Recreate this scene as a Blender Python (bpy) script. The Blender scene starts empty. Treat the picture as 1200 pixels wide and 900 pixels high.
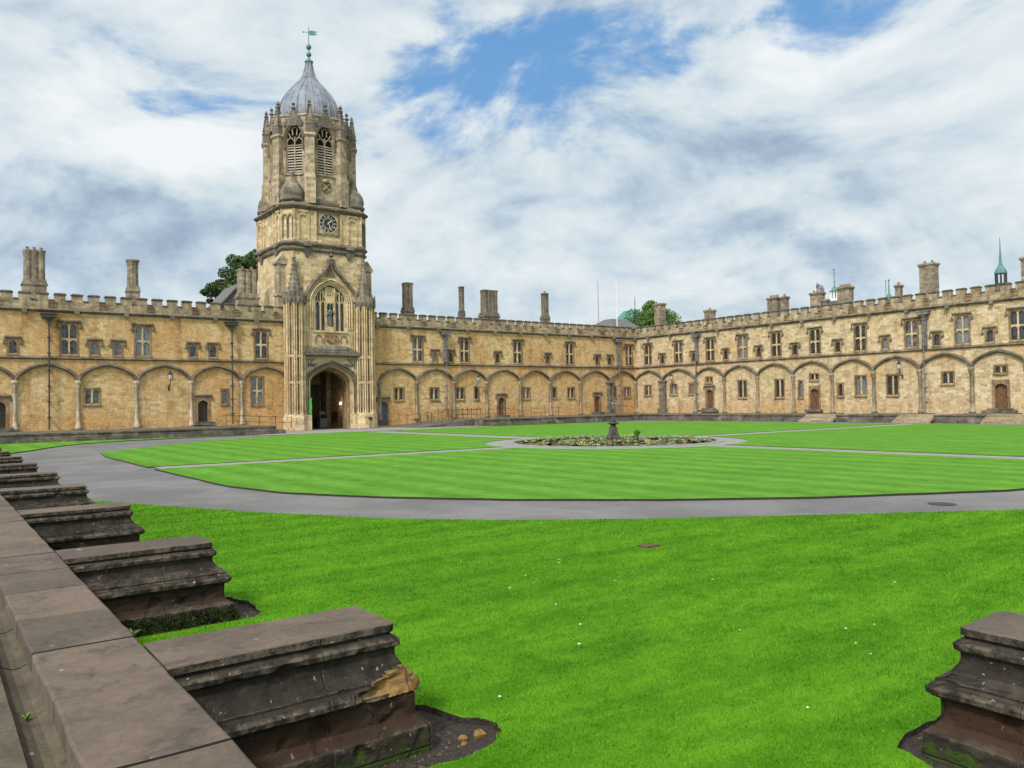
import bpy, math, random
import numpy as np
from mathutils import Vector, Matrix, noise as mnoise
random.seed(7); rng = np.random.default_rng(7)
sc = bpy.context.scene
COL = sc.collection
R = math.radians

# ------------------------------------------------------------------ camera
YAW, PITCH, ROLL = 0.6363, 0.0235, -0.0173
EYE = 2.15
_f = Vector((math.sin(YAW)*math.cos(PITCH), math.cos(YAW)*math.cos(PITCH), math.sin(PITCH)))
_r = Vector((math.cos(YAW), -math.sin(YAW), 0)); _u = _r.cross(_f)
_r2 = _r*math.cos(ROLL) + _u*math.sin(ROLL); _u2 = -_r*math.sin(ROLL) + _u*math.cos(ROLL)
cam = bpy.data.cameras.new('camera'); cam.sensor_width = 36; cam.lens = 28.0
cam.clip_start = 0.05; cam.clip_end = 4000
camo = bpy.data.objects.new('camera', cam); COL.objects.link(camo)
m = Matrix((( _r2.x, _u2.x, -_f.x, 0), (_r2.y, _u2.y, -_f.y, 0), (_r2.z, _u2.z, -_f.z, EYE), (0, 0, 0, 1)))
camo.matrix_world = m
sc.camera = camo

# ------------------------------------------------------------------ light
SUN_DIR = Vector((-0.60, -0.33, 0.73)).normalized()      # towards the sun, behind the camera
sun = bpy.data.lights.new('sun', 'SUN'); sun.energy = 2.6; sun.angle = R(7); sun.color = (1, 0.95, 0.87)
suno = bpy.data.objects.new('sun', sun); COL.objects.link(suno)
suno.rotation_euler = SUN_DIR.to_track_quat('Z', 'Y').to_euler()
sc.view_settings.view_transform = 'Standard'; sc.view_settings.look = 'None'
sc.view_settings.gamma = 1; sc.view_settings.use_curve_mapping = False
sc.view_settings.exposure = 0.17

# ------------------------------------------------------------------ node helper
class NT:
    def __init__(s, tree): s.t = tree; s.l = tree.links
    def n(s, typ, ins=None, **kw):
        nd = s.t.nodes.new(typ)
        for k, v in kw.items(): setattr(nd, k, v)
        for k, v in (ins or {}).items(): s.set(nd.inputs[k], v)
        return nd
    def set(s, sock, v):
        if isinstance(v, bpy.types.NodeSocket): s.l.new(v, sock)
        elif isinstance(v, bpy.types.Node): s.l.new(v.outputs[0], sock)
        else:
            if hasattr(sock.default_value, '__len__') and not isinstance(v, (int, float)):
                v = tuple(v)
                if len(sock.default_value) == 4 and len(v) == 3: v = v + (1,)
            sock.default_value = v
    def math(s, op, a, b=0.0, c=0.0, clamp=False):
        nd = s.n('ShaderNodeMath', {0: a, 1: b, 2: c}, operation=op); nd.use_clamp = clamp
        return nd.outputs[0]
    def vm(s, op, a, b=(0, 0, 0)):
        nd = s.n('ShaderNodeVectorMath', {0: a}, operation=op)
        if op == 'SCALE': s.set(nd.inputs['Scale'], b)
        else: s.set(nd.inputs[1], b)
        return nd.outputs[1] if op in ('DOT_PRODUCT', 'LENGTH', 'DISTANCE') else nd.outputs[0]
    def mix(s, f, a, b, typ='RGBA', blend='MIX'):
        nd = s.n('ShaderNodeMix', data_type=typ)
        if typ == 'RGBA':
            nd.blend_type = blend; s.set(nd.inputs[0], f); s.set(nd.inputs[6], a); s.set(nd.inputs[7], b); return nd.outputs[2]
        s.set(nd.inputs[0], f); s.set(nd.inputs[2], a); s.set(nd.inputs[3], b); return nd.outputs[0]
    def noise(s, vec, scale, detail=4, rough=0.55, dist=0.0):
        return s.n('ShaderNodeTexNoise', {'Vector': vec, 'Scale': scale, 'Detail': detail, 'Roughness': rough, 'Distortion': dist}).outputs['Fac']
    def ramp(s, fac, stops, interp='LINEAR'):
        nd = s.n('ShaderNodeValToRGB', {'Fac': fac}); cr = nd.color_ramp; cr.interpolation = interp
        while len(cr.elements) < len(stops): cr.elements.new(0.5)
        for e, (p, c) in zip(cr.elements, stops):
            e.position = p; e.color = (c, c, c, 1) if isinstance(c, (int, float)) else tuple(c) + (1,)
        return nd.outputs[0]
    def step(s, v, a, b):      # smoothstep from a to b
        nd = s.n('ShaderNodeMapRange', {'Value': v, 'From Min': a, 'From Max': b}, interpolation_type='SMOOTHSTEP')
        return nd.outputs[0]

# ------------------------------------------------------------------ sky with clouds
world = bpy.data.worlds.new('World'); sc.world = world; world.use_nodes = True
wt = world.node_tree; wt.nodes.clear(); W = NT(wt)
sky = W.n('ShaderNodeTexSky', sky_type='NISHITA'); sky.sun_disc = False
sky.sun_elevation = math.asin(SUN_DIR.z); sky.sun_rotation = math.atan2(SUN_DIR.x, SUN_DIR.y)
sky.air_density = 1.0; sky.dust_density = 0.6; sky.ozone_density = 1.2
d0 = W.n('ShaderNodeTexCoord').outputs['Generated']
dr = W.n('ShaderNodeVectorRotate', {'Vector': d0, 'Angle': YAW}, rotation_type='Z_AXIS').outputs[0]
sep = W.n('ShaderNodeSeparateXYZ', {0: dr})
zz = W.math('ADD', W.math('MAXIMUM', sep.outputs[2], 0.0), 0.16)
pl = W.n('ShaderNodeCombineXYZ', {0: W.math('DIVIDE', sep.outputs[0], zz), 1: W.math('DIVIDE', sep.outputs[1], zz), 2: 0.0}).outputs[0]
n_big = W.noise(pl, 0.95, 9, 0.62, 0.5)
n_mid = W.math('ADD', W.math('MULTIPLY', W.noise(W.vm('ADD', pl, (7.3, 2.1, 0)), 2.1, 8, 0.65, 0.3), 0.4), W.math('MULTIPLY', W.noise(W.vm('MULTIPLY', dr, (1, 1, 2.0)), 6.0, 10, 0.62, 0.5), 0.6))
pq = W.vm('MULTIPLY', W.vm('ADD', dr, (2.2, 1.3, 0.4)), (1, 1, 1.9))
n_puf = W.noise(pq, 3.4, 11, 0.60, 0.35)
n_pup = W.noise(W.vm('ADD', pq, (0.0, 0.0, 0.06)), 3.4, 5, 0.60, 0.35)
n_wsp = W.noise(W.vm('MULTIPLY', W.vm('ADD', pl, (3.3, 9.1, 0)), (0.7, 2.2, 1)), 1.6, 8, 0.62, 0.8)
wob = W.vm('SUBTRACT', W.n('ShaderNodeTexNoise', {'Vector': dr, 'Scale': 5.0, 'Detail': 8.0, 'Roughness': 0.62}).outputs['Color'], (0.5, 0.5, 0.5))
dw = W.vm('ADD', dr, W.vm('SCALE', wob, 0.16))
def blob(px, py, sx, sy, amp, rot=0.0):
    v = Vector(((px-600)/933, 1, (473-py)/933)).normalized()
    q = W.vm('SUBTRACT', dw, v)
    q = W.n('ShaderNodeVectorRotate', {'Vector': q, 'Angle': R(rot)}, rotation_type='Y_AXIS').outputs[0]
    q = W.vm('MULTIPLY', q, (933/sx, 0.6, 933/sy))
    l2 = W.vm('DOT_PRODUCT', q, q)
    return W.math('MULTIPLY', W.math('EXPONENT', W.math('MULTIPLY', l2, -0.5)), amp)
def total(bl):
    r = None
    for b in bl: r = blob(*b) if r is None else W.math('ADD', r, blob(*b))
    return r
blue = total([(625, 62, 130, 60, 0.62), (545, 150, 70, 45, 0.42), (820, 85, 110, 40, 0.36), (700, 160, 60, 30, 0.3), (1060, 30, 170, 30, 0.22), (40, 30, 120, 22, 0.10),
              (1130, 250, 120, 18, 0.22), (470, 60, 50, 30, 0.12)])
grey = total([(195, 240, 85, 38, 0.62), (130, 275, 120, 30, 0.25), (920, 305, 80, 22, 0.6), (985, 285, 50, 12, 0.35), (930, 170, 95, 38, 0.42), (605, 265, 32, 32, 0.45), (730, 232, 40, 16, 0.42), (1015, 318, 20, 8, 0.3),
              (40, 300, 80, 40, 0.3), (480, 340, 120, 20, 0.15), (840, 215, 60, 30, 0.2)])
white = total([(150, 190, 90, 24, 0.40), (200, 120, 120, 50, 0.15), (960, 265, 50, 14, 0.25), (1080, 140, 130, 40, 0.16), (230, 170, 50, 20, 0.2), (900, 150, 60, 20, 0.2), (340, 60, 90, 40, 0.15)])
cover = W.math('ADD', W.math('MULTIPLY', n_big, 0.28), W.math('ADD', W.math('MULTIPLY', n_wsp, 0.17), W.math('MULTIPLY', n_puf, 0.75)))
cover = W.math('ADD', W.math('MULTIPLY', W.math('SUBTRACT', cover, 0.6), 3.6), 0.76)
cover = W.math('SUBTRACT', cover, W.math('MULTIPLY', blue, 0.84))
cover = W.step(cover, 0.06, 0.48)
shade = W.math('SUBTRACT', W.math('ADD', W.math('MULTIPLY', W.math('SUBTRACT', n_mid, 0.5), 1.25), white), W.math('MULTIPLY', grey, 0.60))
shade = W.math('ADD', shade, W.math('MULTIPLY', W.math('SUBTRACT', n_puf, n_pup), 2.2))
hz = W.math('MULTIPLY', W.math('SUBTRACT', 1.0, W.step(sep.outputs[2], 0.0, 0.42)), 0.17)
cl = W.ramp(W.math('ADD', W.math('ADD', shade, hz), 0.5), [(0.0, (0.31, 0.395, 0.51)), (0.2, (0.40, 0.495, 0.60)), (0.40, (0.52, 0.615, 0.685)), (0.58, (0.625, 0.70, 0.74)), (0.8, (0.72, 0.77, 0.79)), (1.0, (0.80, 0.83, 0.85))])
skyc = W.vm('SCALE', sky.outputs[0], 0.085)
skyc = W.mix(0.7, skyc, (0.13, 0.36, 0.72))
cov2 = W.math('ADD', W.math('MULTIPLY', cover, 0.93), 0.05)
col = W.mix(cov2, skyc, cl)
# unseen glow added round the sun, behind the camera, to brighten the court
sd = W.vm('DOT_PRODUCT', d0, SUN_DIR)
aur = W.math('POWER', W.math('MAXIMUM', sd, 0.0), 5.0)
col = W.vm('ADD', col, W.vm('SCALE', (1.0, 0.97, 0.92), W.math('MULTIPLY', aur, 2.2)))
bg = W.n('ShaderNodeBackground', {'Color': col, 'Strength': 1.0})
W.l.new(bg.outputs[0], W.n('ShaderNodeOutputWorld').inputs[0])

# ------------------------------------------------------------------ materials
def newmat(name):
    mt = bpy.data.materials.new(name); mt.use_nodes = True
    mt.node_tree.nodes.clear(); t = NT(mt.node_tree)
    out = t.n('ShaderNodeOutputMaterial')
    b = t.n('ShaderNodeBsdfPrincipled'); t.l.new(b.outputs[0], out.inputs[0])
    return mt, t, b
def wallcoord(t):
    g = t.n('ShaderNodeNewGeometry')
    P = t.n('ShaderNodeSeparateXYZ', {0: g.outputs['Position']}); Nn = t.n('ShaderNodeSeparateXYZ', {0: g.outputs['True Normal']})
    ax = t.math('ABSOLUTE', Nn.outputs[0]); ay = t.math('ABSOLUTE', Nn.outputs[1]); az = t.math('ABSOLUTE', Nn.outputs[2])
    f = t.math('GREATER_THAN', ax, ay)
    u = t.mix(f, P.outputs[0], P.outputs[1], 'FLOAT')
    hz = t.math('GREATER_THAN', az, 0.75)
    u = t.mix(hz, u, P.outputs[0], 'FLOAT'); v = t.mix(hz, P.outputs[2], P.outputs[1], 'FLOAT')
    return g.outputs['Position'], t.n('ShaderNodeCombineXYZ', {0: u, 1: v, 2: 0.0}).outputs[0], P.outputs[2]
def stone(name, pale, gold, orange, soot=(0.09, 0.08, 0.065), soot_amt=0.25, bw=0.50, bh=0.235, org=0.35, bands=False, rough=0.9, mortar=0.35, sc_=1.0, bump=0.35, lichen=0.0, moss=False, worn=False):
    mt, t, b = newmat(name)
    P, uv, z = wallcoord(t)
    big = t.noise(P, 0.22*sc_, 4, 0.6, 0.4); mid = t.noise(P, 0.9*sc_, 5, 0.62, 0.5); fine = t.noise(P, 6.5*sc_, 6, 0.7)
    streak = t.noise(t.vm('MULTIPLY', P, (1.6, 1.6, 0.35)), 1.1*sc_, 5, 0.6)
    br = t.n('ShaderNodeTexBrick', {'Vector': t.vm('ADD', uv, t.vm('SCALE', t.n('ShaderNodeTexNoise', {'Vector': P, 'Scale': 1.5}).outputs['Color'], 0.03)),
        'Color1': (0, 0, 0), 'Color2': (1, 1, 1), 'Mortar': (0.5, 0.5, 0.5), 'Scale': 1.0, 'Mortar Size': 0.012, 'Mortar Smooth': 0.6, 'Bias': 0.0, 'Brick Width': bw, 'Row Height': bh})
    blk = t.n('ShaderNodeSeparateColor', {0: br.outputs['Color']}).outputs[0]
    base = t.mix(t.step(t.math('ADD', t.math('MULTIPLY', blk, 0.42), t.math('MULTIPLY', mid, 0.6)), 0.18, 0.86), gold, pale)
    o = t.math('ADD', t.math('MULTIPLY', big, 0.6), t.math('MULTIPLY', streak, 0.55))
    if bands:      # orange bands of weather: under the string course and along the foot of the wall
        zb = t.ramp(t.math('DIVIDE', z, 12.0), [(0.05, 0.10), (0.13, 0.09), (0.17, -0.02), (0.33, -0.02), (0.42, 0.04), (0.51, 0.07), (0.53, -0.08), (0.8, -0.10)])
        o = t.math('ADD', o, zb)
    of = t.step(t.math('ADD', o, t.math('MULTIPLY', t.math('SUBTRACT', blk, 0.5), 0.22)), 0.76-org*0.6, 1.08-org*0.6)
    c = t.mix(t.math('MULTIPLY', of, 0.72), base, orange)
    gr = t.step(t.math('ADD', t.math('MULTIPLY', streak, 0.6), t.math('MULTIPLY', t.noise(P, 2.3*sc_, 6, 0.7), 0.5)), 0.78-soot_amt, 1.0-soot_amt*0.6)
    c = t.mix(t.math('MULTIPLY', gr, 0.85), c, soot)
    pit = t.step(t.noise(P, 3.6*sc_, 5, 0.72, 0.4), 0.54, 0.74)
    c = t.mix(t.math('MULTIPLY', pit, 0.42), c, t.mix(0.5, soot, orange))
    pl2 = t.step(t.noise(t.vm('ADD', P, (31, 17, 5)), 2.2*sc_, 6, 0.7, 0.6), 0.56, 0.72)
    c = t.mix(t.math('MULTIPLY', pl2, 0.28), c, tuple(min(0.62, x*1.22+0.02) for x in pale))
    c = t.mix(t.math('MULTIPLY', br.outputs['Fac'], mortar), c, t.mix(0.6, soot, pale))
    hsv = t.n('ShaderNodeHueSaturation', {'Color': c, 'Value': t.math('ADD', 0.43, t.math('ADD', t.math('ADD', t.math('MULTIPLY', t.step(fine, 0.25, 0.75), 0.42), t.math('MULTIPLY', t.step(t.noise(t.vm('MULTIPLY', P, (1, 1, 2.2)), 3.6*sc_, 3, 0.6), 0.3, 0.7), 0.22)), t.math('MULTIPLY', blk, 0.34)))})
    c = hsv.outputs[0]
    if worn:
        pt = t.n('ShaderNodeNewGeometry').outputs['Pointiness']
        wf = t.math('MULTIPLY', t.step(pt, 0.505, 0.55), t.step(t.noise(P, 11, 4, 0.65), 0.40, 0.62)); c = t.mix(t.math('MULTIPLY', wf, 0.55), c, (0.17, 0.14, 0.10))
    if lichen:
        li = t.step(t.noise(P, 23, 4, 0.6, 0.5), 0.665, 0.71); c = t.mix(t.math('MULTIPLY', li, lichen), c, (0.42, 0.40, 0.34))
    if moss:
        mo = t.step(t.math('SUBTRACT', t.noise(P, 7, 5, 0.7), t.math('MULTIPLY', z, 1.3)), 0.38, 0.55)
        c = t.mix(mo, c, (0.035, 0.06, 0.008))
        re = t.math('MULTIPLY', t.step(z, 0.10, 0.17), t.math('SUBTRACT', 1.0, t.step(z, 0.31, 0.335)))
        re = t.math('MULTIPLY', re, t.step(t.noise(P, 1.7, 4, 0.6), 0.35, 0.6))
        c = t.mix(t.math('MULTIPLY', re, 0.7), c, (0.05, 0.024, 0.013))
    t.set(b.inputs['Base Color'], c); b.inputs['Roughness'].default_value = rough
    b.inputs['Specular IOR Level'].default_value = 0.2
    hgt = t.math('ADD', t.math('MULTIPLY', fine, 0.5), t.math('SUBTRACT', t.math('MULTIPLY', blk, 0.25), t.math('MULTIPLY', br.outputs['Fac'], 0.6)))
    hgt = t.math('SUBTRACT', hgt, t.math('MULTIPLY', pit, 0.4))
    t.set(b.inputs['Normal'], t.n('ShaderNodeBump', {'Height': hgt, 'Strength': bump, 'Distance': 0.05/sc_}))
    return mt
def plain(name, c, rough=0.6, var=0.25, scale=6.0, metal=0.0, c2=None, bump=0.0, spec=0.4):
    mt, t, b = newmat(name)
    P = t.n('ShaderNodeNewGeometry').outputs['Position']
    nz = t.noise(P, scale, 5, 0.6)
    if c2 is None: c2 = tuple(x*(1-var) for x in c); 
    t.set(b.inputs['Base Color'], t.mix(t.step(nz, 0.35, 0.65), c2, c))
    b.inputs['Roughness'].default_value = rough; b.inputs['Metallic'].default_value = metal; b.inputs['Specular IOR Level'].default_value = spec
    if bump: t.set(b.inputs['Normal'], t.n('ShaderNodeBump', {'Height': nz, 'Strength': bump, 'Distance': 0.03}))
    return mt
M = {}
M['wall'] = stone('golden_limestone', (0.62, 0.49, 0.29), (0.54, 0.37, 0.155), (0.47, 0.225, 0.062), soot_amt=0.235, bands=True, org=0.50)
M['wall_north'] = stone('buff_limestone', (0.58, 0.485, 0.335), (0.50, 0.37, 0.20), (0.46, 0.24, 0.075), soot_amt=0.24, bands=True, org=0.38)
M['surround'] = stone('orange_dressed_stone', (0.34, 0.25, 0.14), (0.27, 0.175, 0.085), (0.24, 0.12, 0.05), soot_amt=0.36, bw=0.9, bh=0.5, org=0.5, mortar=0.15)
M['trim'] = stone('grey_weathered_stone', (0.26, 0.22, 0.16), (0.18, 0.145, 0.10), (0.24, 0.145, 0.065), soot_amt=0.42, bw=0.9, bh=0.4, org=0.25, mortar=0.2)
M['shaft'] = stone('weathered_shaft_stone', (0.36, 0.30, 0.20), (0.28, 0.21, 0.125), (0.27, 0.16, 0.07), soot_amt=0.34, bw=0.9, bh=0.7, org=0.3, mortar=0.2)
M['shaft_pale'] = stone('pale_shaft_stone', (0.52, 0.46, 0.35), (0.40, 0.31, 0.19), (0.33, 0.2, 0.09), soot_amt=0.24, bw=0.9, bh=0.7, org=0.3, mortar=0.2)
M['parapet'] = stone('parapet_stone', (0.47, 0.39, 0.26), (0.38, 0.285, 0.155), (0.33, 0.19, 0.075), soot_amt=0.38, org=0.28)
M['chimney'] = stone('chimney_stone', (0.38, 0.325, 0.235), (0.29, 0.23, 0.15), (0.29, 0.18, 0.085), soot_amt=0.40, org=0.25)
M['dark_cap'] = stone('sooty_coping_stone', (0.15, 0.135, 0.11), (0.11, 0.095, 0.075), (0.14, 0.10, 0.06), soot=(0.045, 0.042, 0.038), soot_amt=0.45, bw=0.9, bh=0.5, org=0.2)
M['tower'] = stone('tower_ashlar', (0.60, 0.49, 0.315), (0.51, 0.38, 0.20), (0.44, 0.26, 0.10), soot_amt=0.21, bw=0.7, bh=0.32, org=0.24, mortar=0.25)
M['tower_grey'] = stone('belfry_ashlar', (0.50, 0.42, 0.295), (0.41, 0.32, 0.195), (0.38, 0.24, 0.11), soot_amt=0.36, bw=0.7, bh=0.32, org=0.22, mortar=0.25)
M['carved'] = stone('carved_grey_stone', (0.29, 0.255, 0.205), (0.22, 0.185, 0.14), (0.2, 0.14, 0.085), soot_amt=0.45, bw=1.2, bh=0.6, org=0.15, mortar=0.1, bump=0.6)
M['gatestone'] = stone('gate_ashlar', (0.62, 0.51, 0.33), (0.52, 0.385, 0.20), (0.43, 0.225, 0.07), soot_amt=0.24, bw=0.9, bh=0.45, org=0.33, mortar=0.2)
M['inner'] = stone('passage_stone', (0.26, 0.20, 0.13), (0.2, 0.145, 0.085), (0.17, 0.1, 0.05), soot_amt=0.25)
M['plinth'] = stone('sooty_shaded_plinth_stone', (0.105, 0.088, 0.066), (0.046, 0.037, 0.028), (0.075, 0.044, 0.023), soot=(0.017, 0.015, 0.013), soot_amt=0.44, bw=1.3, bh=3.0, org=0.22, sc_=2.2, mortar=0.3, bump=1.0, lichen=0.6, moss=True, worn=True)  # real soot, made darker so the colour also carries the sides' shade
M['ochre'] = stone('broken_ochre_stone', (0.33, 0.215, 0.085), (0.27, 0.155, 0.052), (0.20, 0.095, 0.03), soot_amt=0.30, bw=5, bh=5, org=0.3, sc_=4, bump=0.8)
M['terrace'] = stone('terrace_riser_stone', (0.26, 0.225, 0.17), (0.13, 0.115, 0.09), (0.2, 0.15, 0.09), soot=(0.05, 0.046, 0.04), soot_amt=0.46, bw=0.9, bh=0.28, org=0.12)
M['steps'] = stone('sandy_step_stone', (0.38, 0.31, 0.215), (0.30, 0.23, 0.14), (0.27, 0.18, 0.09), soot_amt=0.22, bw=1.2, bh=0.15, org=0.2)
def slabmat(name, a, bcol, dark):
    mt, t, b = newmat(name)
    g = t.n('ShaderNodeNewGeometry'); P = g.outputs['Position']
    rnd = t.n('ShaderNodeObjectInfo').outputs['Random']
    n1 = t.noise(P, 1.6, 6, 0.65, 0.6); n2 = t.noise(P, 22, 8, 0.75); n3 = t.noise(P, 4.2, 8, 0.75, 0.8)
    c = t.mix(t.step(t.math('ADD', n1, t.math('MULTIPLY', t.math('SUBTRACT', rnd, 0.5), 0.25)), 0.33, 0.68), a, bcol)
    c = t.mix(t.math('MULTIPLY', t.step(n3, 0.5, 0.72), 0.75), c, dark)
    li = t.step(t.noise(t.vm('ADD', P, (5, 1, 3)), 9, 2, 0.5), 0.735, 0.76); c = t.mix(t.math('MULTIPLY', li, 0.6), c, (0.4, 0.385, 0.34))
    hs = t.n('ShaderNodeHueSaturation', {'Color': c, 'Value': t.math('ADD', 0.45, t.math('MULTIPLY', n2, 1.1))})
    t.set(b.inputs['Base Color'], hs.outputs[0]); b.inputs['Roughness'].default_value = 0.8; b.inputs['Specular IOR Level'].default_value = 0.25
    t.set(b.inputs['Normal'], t.n('ShaderNodeBump', {'Height': t.math('ADD', n2, t.math('MULTIPLY', n3, 0.6)), 'Strength': 0.35, 'Distance': 0.02}))
    return mt
M['coping'] = slabmat('brown_coping_slab', (0.088, 0.069, 0.054), (0.145, 0.109, 0.08), (0.036, 0.031, 0.027))
M['joint'] = plain('dark_joint', (0.012, 0.011, 0.009), 0.95)
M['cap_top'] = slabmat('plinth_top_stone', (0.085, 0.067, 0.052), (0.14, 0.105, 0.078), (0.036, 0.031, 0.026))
M['gutter'] = slabmat('gutter_stone', (0.075, 0.063, 0.045), (0.13, 0.105, 0.072), (0.030, 0.026, 0.02))
def glassmat():
    mt, t, b = newmat('leaded_glass')
    P, uv, z = wallcoord(t); oi = t.n('ShaderNodeObjectInfo').outputs['Random']
    vor = t.n('ShaderNodeTexVoronoi', {'Vector': uv, 'Scale': 5.5}, distance='CHEBYCHEV')
    pal = t.step(t.math('ADD', oi, t.math('MULTIPLY', t.noise(P, 1.3, 2), 0.5)), 0.92, 1.12)
    c = t.mix(pal, (0.018, 0.020, 0.024), (0.16, 0.18, 0.20))
    br = t.n('ShaderNodeTexBrick', {'Vector': uv, 'Scale': 1.0, 'Mortar Size': 0.008, 'Brick Width': 0.155, 'Row Height': 0.21, 'Color1': (0.3, 0.3, 0.3), 'Color2': (0.7, 0.7, 0.7)}, offset=0.0)
    c = t.mix(br.outputs['Fac'], c, (0.10, 0.10, 0.10))
    t.set(b.inputs['Base Color'], c); b.inputs['Roughness'].default_value = 0.07; b.inputs['Specular IOR Level'].default_value = 0.9
    nm = t.vm('SUBTRACT', vor.outputs['Color'], (0.5, 0.5, 0.5))
    nm = t.vm('NORMALIZE', t.vm('ADD', t.n('ShaderNodeNewGeometry').outputs['Normal'], t.vm('SCALE', nm, 0.16)))
    t.set(b.inputs['Normal'], nm)
    return mt
M['glass'] = glassmat()
def asphalt():
    mt, t, b = newmat('path_asphalt')
    P = t.n('ShaderNodeNewGeometry').outputs['Position']
    n1 = t.noise(P, 0.35, 6, 0.62, 0.6); n2 = t.noise(P, 60, 3, 0.7); n3 = t.noise(P, 2.2, 6, 0.65)
    c = t.mix(t.step(n1, 0.36, 0.66), (0.108, 0.104, 0.103), (0.165, 0.159, 0.156))
    c = t.mix(t.math('MULTIPLY', t.step(n3, 0.5, 0.75), 0.45), c, (0.085, 0.08, 0.075))
    st = t.step(t.noise(P, 7, 6, 0.75, 0.5), 0.62, 0.72); c = t.mix(t.math('MULTIPLY', st, 0.35), c, (0.06, 0.057, 0.053))
    sp = t.step(t.noise(P, 26, 2, 0.5), 0.68, 0.72); c = t.mix(t.math('MULTIPLY', sp, 0.6), c, (0.24, 0.23, 0.21))
    hs = t.n('ShaderNodeHueSaturation', {'Color': c, 'Value': t.math('ADD', 0.7, t.math('MULTIPLY', n2, 0.6))})
    t.set(b.inputs['Base Color'], hs.outputs[0]); b.inputs['Roughness'].default_value = 0.85
    t.set(b.inputs['Normal'], t.n('ShaderNodeBump', {'Height': n2, 'Strength': 0.3, 'Distance': 0.01}))
    return mt
M['path'] = asphalt()
M['gravel'] = plain('pale_path_gravel', (0.27, 0.255, 0.24), 0.9, scale=5, c2=(0.20, 0.19, 0.18))
def grassmat(name, along_y, blades=False):
    mt, t, b = newmat(name)
    g = t.n('ShaderNodeNewGeometry'); P = g.outputs['Position']
    S = t.n('ShaderNodeSeparateXYZ', {0: P})
    s = S.outputs[0] if along_y else S.outputs[1]
    wav = t.math('SINE', t.math('MULTIPLY', t.math('ADD', s, t.math('MULTIPLY', t.noise(P, 0.6, 2), 0.35)), 2*math.pi/(1.5 if along_y else 1.1)))
    n1 = t.noise(P, 0.45, 5, 0.6, 0.5); n2 = t.noise(t.vm('MULTIPLY', P, (1, 1, 1)), 2.6, 6, 0.68, 0.4); n3 = t.noise(P, 38, 3, 0.7)
    n4 = t.noise(t.vm('MULTIPLY', P, (1.0, 3.0, 1) if not along_y else (3.0, 1.0, 1)), 1.3, 5, 0.65)
    n5 = t.noise(t.vm('MULTIPLY', P, (1.0, 1.8, 1) if not along_y else (1.8, 1.0, 1)), 5.5, 5, 0.7)
    f = t.math('ADD', t.math('ADD', t.math('MULTIPLY', n2, 0.45), t.math('MULTIPLY', t.math('SUBTRACT', n5, 0.5), 0.36)), t.math('ADD', t.math('MULTIPLY', n4, 0.6), t.math('MULTIPLY', wav, 0.085 if along_y else 0.05)))
    f = t.step(f, 0.28, 0.78)
    c = t.mix(f, (0.043, 0.148, 0.004), (0.102, 0.258, 0.011)) if not along_y else t.mix(f, (0.062, 0.185, 0.014), (0.122, 0.285, 0.034))
    dry = t.step(t.noise(t.vm('ADD', P, (11, 4, 0)), 0.9, 6, 0.75, 0.6), 0.62, 0.78)
    c = t.mix(t.math('MULTIPLY', dry, 0.4), c, (0.17, 0.21, 0.02))
    v = t.math('ADD', 0.62, t.math('ADD', t.math('MULTIPLY', n3, 0.55), t.math('MULTIPLY', t.step(n1, 0.3, 0.7), 0.2)))
    if blades:
        rnd = g.outputs['Random Per Island']
        c = t.mix(t.math('MULTIPLY', t.step(rnd, 0.80, 1.0), 0.6), c, (0.19, 0.30, 0.03))
        v = t.math('ADD', 0.52, t.math('ADD', t.math('MULTIPLY', rnd, 0.75), t.math('MULTIPLY', t.step(n1, 0.3, 0.7), 0.2)))
    hs = t.n('ShaderNodeHueSaturation', {'Color': c, 'Value': v})
    t.set(b.inputs['Base Color'], hs.outputs[0]); b.inputs['Roughness'].default_value = 0.8; b.inputs['Specular IOR Level'].default_value = 0.05
    if not blades: t.set(b.inputs['Normal'], t.n('ShaderNodeBump', {'Height': t.math('ADD', n3, t.math('MULTIPLY', n2, 0.6)), 'Strength': 0.6, 'Distance': 0.03}))
    return mt
M['lawn_in'] = grassmat('striped_turf', True); M['lawn_out'] = grassmat('near_turf', False); M['blade'] = grassmat('grass_blade', False, True)
M['soil'] = plain('dark_soil', (0.045, 0.034, 0.026), 0.95, scale=25, c2=(0.018, 0.014, 0.011), bump=0.8)
M['crumb'] = plain('soil_crumb', (0.16, 0.125, 0.09), 0.95, scale=30, c2=(0.04, 0.03, 0.022))
M['ground'] = plain('bare_ground', (0.16, 0.15, 0.13), 0.95, scale=1.0)
M['lead'] = plain('dome_lead', (0.235, 0.26, 0.30), 0.62, scale=1.3, c2=(0.15, 0.17, 0.205), metal=0.0)
M['copper'] = plain('green_copper', (0.105, 0.25, 0.215), 0.75, scale=5, c2=(0.06, 0.16, 0.14))
M['iron'] = plain('black_iron', (0.022, 0.022, 0.024), 0.5)
M['rust'] = plain('rusty_iron', (0.11, 0.06, 0.03), 0.8, c2=(0.05, 0.03, 0.02), scale=12)
M['pipe'] = plain('grey_lead_pipe', (0.20, 0.195, 0.185), 0.7, c2=(0.10, 0.098, 0.092), scale=3)
M['pipe_black'] = plain('dark_painted_pipe', (0.05, 0.05, 0.053), 0.55)
M['oak'] = plain('brown_oak', (0.17, 0.085, 0.04), 0.6, c2=(0.10, 0.048, 0.022), scale=4)
M['door_blue'] = plain('blue_door_paint', (0.07, 0.12, 0.16), 0.5)
M['door_dark'] = plain('dark_door', (0.035, 0.026, 0.02), 0.55)
M['black'] = plain('dark_void', (0.012, 0.011, 0.01), 0.9)
M['slate'] = plain('roof_slate', (0.13, 0.13, 0.135), 0.7, scale=3, c2=(0.085, 0.085, 0.09))
M['bronze'] = plain('bronze', (0.16, 0.19, 0.18), 0.4, metal=0.3, c2=(0.04, 0.05, 0.048), scale=6)
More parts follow.
